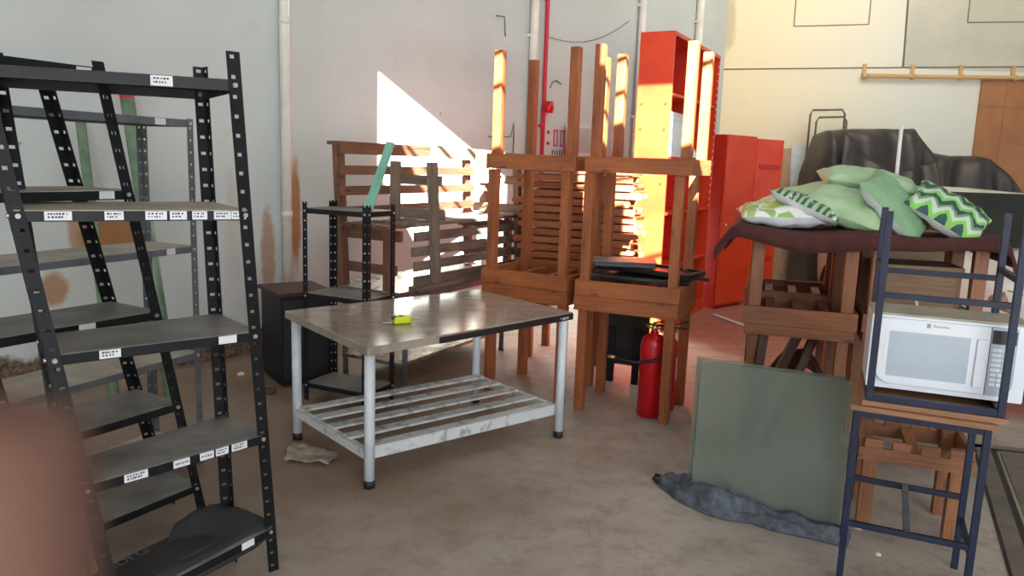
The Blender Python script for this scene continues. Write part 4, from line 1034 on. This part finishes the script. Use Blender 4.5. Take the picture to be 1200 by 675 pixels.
# boxes inside the right-hand frame
q = U2 - uu*.03 - uv_*.06
t = thing('wooden_box', 'shallow dusty wooden box with a lid sitting behind the bars of the upturned blue stool', 'box', (q.x,q.y,.862), UY+.05)
w = MB(); w.box((0,0,.115), (.37,.26,.23)); w.build('body', 'box_wood', t, bevel=.003)
w = MB(); w.box((0,0,.245), (.42,.31,.03)); w.build('lid', 'box_wood', t, bevel=.003)
q = U2 + uu*.02 + uv_*.30
t = thing('cardboard_box', 'pale cardboard box standing behind the dusty wooden box', 'box', (q.x,q.y,.85), UY)
w = MB(); w.box((0,0,.215), (.30,.18,.43)); w.build('body', 'card', t, bevel=.002)
w = MB(); w.box((0,-.045,.423), (.28,.088,.005)); w.box((0,.046,.424), (.28,.088,.005)); w.build('flap', 'card', t)
w = MB((2.03,4.05,.8)); w.bar((2.16,4.0,.86), (2.14,4.03,.98), .012, .008); tag(w.build('white_stick', 'paper'), 'short white stick poking up behind the microwave', 'stick')

# ------------------------------------------------------------------ things at the back
def tarp(u, v):
    prof = [(3.55,.0),(3.60,1.60),(3.74,2.13),(4.20,2.17),(4.80,2.19),(5.02,1.90),(5.25,1.86),(5.56,1.88),(5.78,1.85),(6.10,1.52),(6.35,.9),(6.45,.0)]
    k = u*(len(prof)-1); i = min(int(k), len(prof)-2); f = k-i
    x = (prof[i][0]*(1-f) + prof[i+1][0]*f)*1.05; zt = prof[i][1]*(1-f) + prof[i+1][1]*f
    if v < .5:
        q = v/.5; y = 9.65 + .35*q**2; z = zt*(1-(1-q)**2.4)
        if x < 4.9 and q > .6: y += .0
    else:
        q = (v-.5)/.5; y = 10.0 + .4*q; z = zt*(1-.02*q)
    if 4.0 < x < 5.0 and v > .45: z -= 0
    fold = .09*nz((x*2.4, v*.9, 3), 1, 2) + .07*math.sin(x*13 + nz((x*2,v*3,0))*3 + v*3)*(1-abs(v-.35))
    return V((x, y - fold*(1-.5*v), max(0.01, z + .02*nz((x*3,v*4,7)))))
sheet('tarpaulin', 'black tarpaulin thrown over a tall heap in front of the cream wall', 'tarpaulin', tarp, 110, 40, 'tarp', .01, origin=(5,9.6,0))
def flap(u, v):   # the loose corner hanging in front of the main heap
    a = V((4.0,9.62,2.12)).lerp(V((5.15,9.62,1.80)), u); b = V((3.8,9.5,1.0)).lerp(V((5.2,9.5,1.0)), u)
    p = a.lerp(b, v); p.z -= .28*math.sin(u*PI)*(1-v); p.y -= .12*math.sin(v*PI) + .05*math.sin(u*19+v*2); return p
sheet('tarpaulin', 'smaller black tarpaulin hanging in front of the heap, beside the white panel', 'tarpaulin', flap, 50, 22, 'tarp', .01)
t = thing('wire_frame', 'thin dark metal tube frame poking up behind the tarpaulin', 'frame', (4.1,10.75,0))
for dx, h, y in ((0,2.44,0), (.06,2.34,-.08)):
    w = MB((4.1,10.75,0)); w.tube([(3.98+dx,10.75+y,0),(3.99+dx,10.75+y,h-.06),(4.02+dx,10.75+y,h),(4.42,10.75+y,h+.02),(4.46,10.75+y,h-.04),(4.47,10.75+y,0)], .014); w.build('tube', 'trim_line', t)
w = MB((3.84,10.6,0)); w.bar((3.94,10.62,.0), (3.94,10.85,1.96), .26, .02, up=(0,-1,0)); tag(w.build('white_board', 'white_paint'), 'narrow white board leaning beside the tarpaulin', 'panel')
w = MB((3.6,10.5,0)); w.bar((3.63,10.58,0), (3.63,10.88,1.92), .44, .025, up=(0,-1,0)); tag(w.build('wood_board', 'pale_wood'), 'pale wood board leaning on the wall between the red locker and the tarpaulin', 'board')
w = MB((4.62,9.42,1.1)); w.cyl((4.62,9.42,0), (4.62,9.46,2.2), .022); tag(w.build('white_post', 'white_paint'), 'short white post standing in the gap of the tarpaulin', 'post')
w = MB((2.2,8.1,0)); w.bar((2.24,8.35,.012), (2.44,7.72,.012), .05, .018); tag(w.build('white_strip', 'white_paint'), 'white strip lying on the red floor at the foot of the red locker', 'strip')

# ------------------------------------------------------------------ white car
CY = math.radians(-2)
t = thing('car', 'white car parked facing the camera beyond the cushions, mostly hidden', 'car', (4.38,7.25,0), CY)
sec = [  # y (front negative), half width, bottom, belt z, roof half width, roof z
 (-2.05,.62,.30,.55,.60,.62), (-1.95,.76,.24,.66,.70,.74), (-1.55,.82,.20,.72,.74,.86), (-1.05,.84,.19,.76,.76,.95), (-.85,.845,.19,.90,.74,.98),
 (-.70,.85,.19,.92,.72,1.06), (-.10,.85,.19,.93,.60,1.43), (.10,.85,.19,.93,.58,1.475), (.8,.85,.19,.93,.57,1.49), (1.2,.84,.20,.93,.58,1.44), (1.75,.82,.22,.92,.62,1.15), (2.0,.76,.28,.88,.66,.95), (2.08,.66,.36,.70,.60,.74)]
w = MB(); rings = []
for y, hw, zb, zbelt, rw, zr in sec:
    half = [(0,zb),(hw*.8,zb),(hw*.97,zb+.06),(hw,(zb+zbelt)/2),(hw*.985,zbelt-.03),(hw*.955,zbelt),(rw+(hw*.955-rw)*.45,zbelt+(zr-zbelt)*.5),(rw*1.0,zbelt+(zr-zbelt)*.92),(rw*.8,zr-.005),(rw*.4,zr+.01),(0,zr+.015)]
    ring = half + [(-x,z) for x, z in half[-2:0:-1]]
    rings.append([w.bm.verts.new((x,y,z)) for x, z in ring])
n = len(rings[0])
for A, B in zip(rings, rings[1:]):
    for k in range(n): w.face([A[k], A[(k+1)%n], B[(k+1)%n], B[k]], 0, None, True)
w.face(rings[0], 0); w.face(rings[-1][::-1], 0)
w.build('body', 'car', t)
def glassq(name, pts, m='car_glass'):
    w = MB(); P = [V(p) for p in pts]; nn = (P[1]-P[0]).cross(P[-1]-P[0]).normalized(); w.prism(P, nn*.012); return w.build(name, m, t)
glassq('windscreen', [(-.70,-.83,1.035),(.70,-.83,1.035),(.56,-.13,1.46),(-.56,-.13,1.46)])
for s in (-1, 1):
    glassq('side_window', [(s*.86,-.55,.96),(s*.86,1.35,.96),(s*.655,1.0,1.41),(s*.655,.0,1.41)][::s])
    w = MB(); w.prism([(s*.50,-2.0,.60),(s*.74,-1.90,.60),(s*.80,-1.66,.72),(s*.70,-1.72,.775),(s*.50,-1.90,.70)][::s], (0,-.02,.03)); w.build('headlamp', 'amber', t)
    w = MB(); w.box((s*.90,-.50,.98), (.16,.09,.11)); w.bar((s*.80,-.52,.95), (s*.88,-.5,.97), .03, .03); w.build('mirror', 'car', t, bevel=.02)
    for y in (-1.32, 1.28):
        w = MB(); w.cyl((s*.70,y,.31), (s*.86,y,.31), .31, seg=28); wh = w.build('wheel', 'tyre', t)
        w = MB(); w.cyl((s*.80,y,.31), (s*.868,y,.31), .19, seg=20); w.build('hub_cap', 'chrome', wh)
w = MB(); w.box((0,-2.03,.40), (1.3,.05,.09)); w.box((0,-2.05,.56), (.7,.04,.07)); w.build('grille', 'black_plastic', t)
for a, b in (((-.55,-.83,1.0),(.02,-.62,1.125)), ((.05,-.83,1.0),(.60,-.66,1.10))):
    w = MB(); w.bar(V(a)+V((0,-.03,.02)), V(b)+V((0,-.03,.02)), .02, .015); w.build('wiper', 'rubber', t)

# ------------------------------------------------------------------ floor hatch and crumbs
t = thing('floor_hatch', 'steel floor hatch with a dark gap round its rim, beside the blue stools', 'hatch', (2.95,3.6,0))
h0, hd, hs = V((2.90,4.41,0)), V((-.44,-.90,0)), V((.98,-.2,0))
def hp(a, b, z): q = h0 + hd*a + hs*b; return V((q.x,q.y,z))
w = MB((2.95,3.6,0)); w.hexa([hp(.06,.05,0),hp(1.9,.05,0),hp(1.9,1.1,0),hp(.06,1.1,0),hp(.06,.05,.006),hp(1.9,.05,.006),hp(1.9,1.1,.006),hp(.06,1.1,.006)]); w.build('cover_plate', 'hatch', t)
w = MB((2.95,3.6,0))
for a0, a1, b0, b1 in ((-.06,2.0,-.08,-.0), (-.06,0.0,-.08,1.2)):
    w.hexa([hp(a0,b0,0),hp(a1,b0,0),hp(a1,b1,0),hp(a0,b1,0),hp(a0,b0,.005),hp(a1,b0,.005),hp(a1,b1,.005),hp(a0,b1,.005)])
w.build('rim', 'hatch', t)
w = MB((2.95,3.6,0))
for a0, a1, b0, b1 in ((0,2.0,0,.032), (0,.028,0,1.2), (-.075,2.0,-.095,-.082)):
    w.hexa([hp(a0,b0,0),hp(a1,b0,0),hp(a1,b1,0),hp(a0,b1,0),hp(a0,b0,.0035),hp(a1,b0,.0035),hp(a1,b1,.0035),hp(a0,b1,.0035)])
w.build('gap', 'rubber', t)
for (x, y, s, lab) in ((1.62,3.30,.022, 'white crumb on the floor beside the notched wooden stool leg'), (1.60,3.06,.013, 'tiny white crumb on the floor in front of the lower blue stool'), (-1.96,5.42,.03, 'pale crumb of plaster at the foot of the stained wall'), (-1.62,5.02,.05, 'brown chip of wood on the floor near the black cabinet')):
    w = MB((x,y,0)); pts = [(x+s*math.cos(a)*random.uniform(.6,1.2), y+s*math.sin(a)*random.uniform(.6,1.2), 0) for a in [i*PI/3.5 for i in range(7)]]
    w.prism(pts, (0,0,s*.7)); tag(w.build('crumb', 'bench' if 'wood near' in lab or 'brown chip' in lab else 'paper', bevel=s*.2), lab, 'crumb')

# ------------------------------------------------------------------ hand of the person taking the picture: one fingertip reaches in front of the lens
def cw(x, y, d): return V((0,0,CAM_H)) + RIGHT*x + DOWN*y + FWD*d
def px(x, y, d): return cw((x-600)/CAM_F*d, (y-337.5)/CAM_F*d, d)
HO = cw(-.045,.10,.05)
pts, edges, rad = [], [], []
def add(p, r, par=None):
    pts.append(p-HO); rad.append(r)
    if par is not None: edges.append((par, len(pts)-1))
    return len(pts)-1
palm = add(cw(-.062,.105,.030), .021)
wrist = add(cw(-.080,.165,-.005), .024, palm); fore = add(cw(-.11,.26,-.08), .031, wrist); elbow = add(cw(-.14,.36,-.17), .037, fore)
k = add(cw(-.050,.075,.044), .0115, palm)                                                     # index finger, reaching up past the lens
a = add(px(-40,1180,.058), .0093, k); b = add(px(-22,800,.060), .0090, a); c = add(px(-18,540,.060), .0083, b); add(px(-22,465,.059), .0068, c)
for i, (dx, dd, ln_) in enumerate(((-.016,.006,1.0), (-.034,.002,.95), (-.050,-.006,.78))):   # the other fingers, curled below
    k = add(cw(-.056+dx,.082+.004*i,.046+dd), .0105, palm); a = add(cw(-.052+dx,.060+.006*i,.064+dd), .009, k)
    b = add(cw(-.044+dx,.064+.007*i,.084+dd), .0083, a); add(cw(-.038+dx,.082+.006*i,.088+dd), .007, b)
k = add(cw(-.038,.122,.024), .012, palm); a = add(cw(-.016,.112,.022), .0105, k); add(cw(.004,.098,.024), .0085, a)   # thumb
me = bpy.data.meshes.new('hand'); me.from_pydata(pts, edges, []); me.materials.append(M['skin'])
t = thing('person', 'blurred fingertip of the person taking the picture, close to the lens beside the racks', 'person', HO)
ho = bpy.data.objects.new('hand', me); C.objects.link(ho); ho.parent = t
sk = ho.modifiers.new('skin', 'SKIN'); sk.use_smooth_shade = True
for v_, r in zip(me.skin_vertices[0].data, rad): v_.radius = (r, r)
me.skin_vertices[0].data[0].use_root = True
ss = ho.modifiers.new('smooth', 'SUBSURF'); ss.levels = 2; ss.render_levels = 2
w = MB(HO); w.cyl(cw(-.105,.245,-.066), cw(-.145,.375,-.185), .040, .050, seg=24); w.build('sleeve', 'sleeve', t)
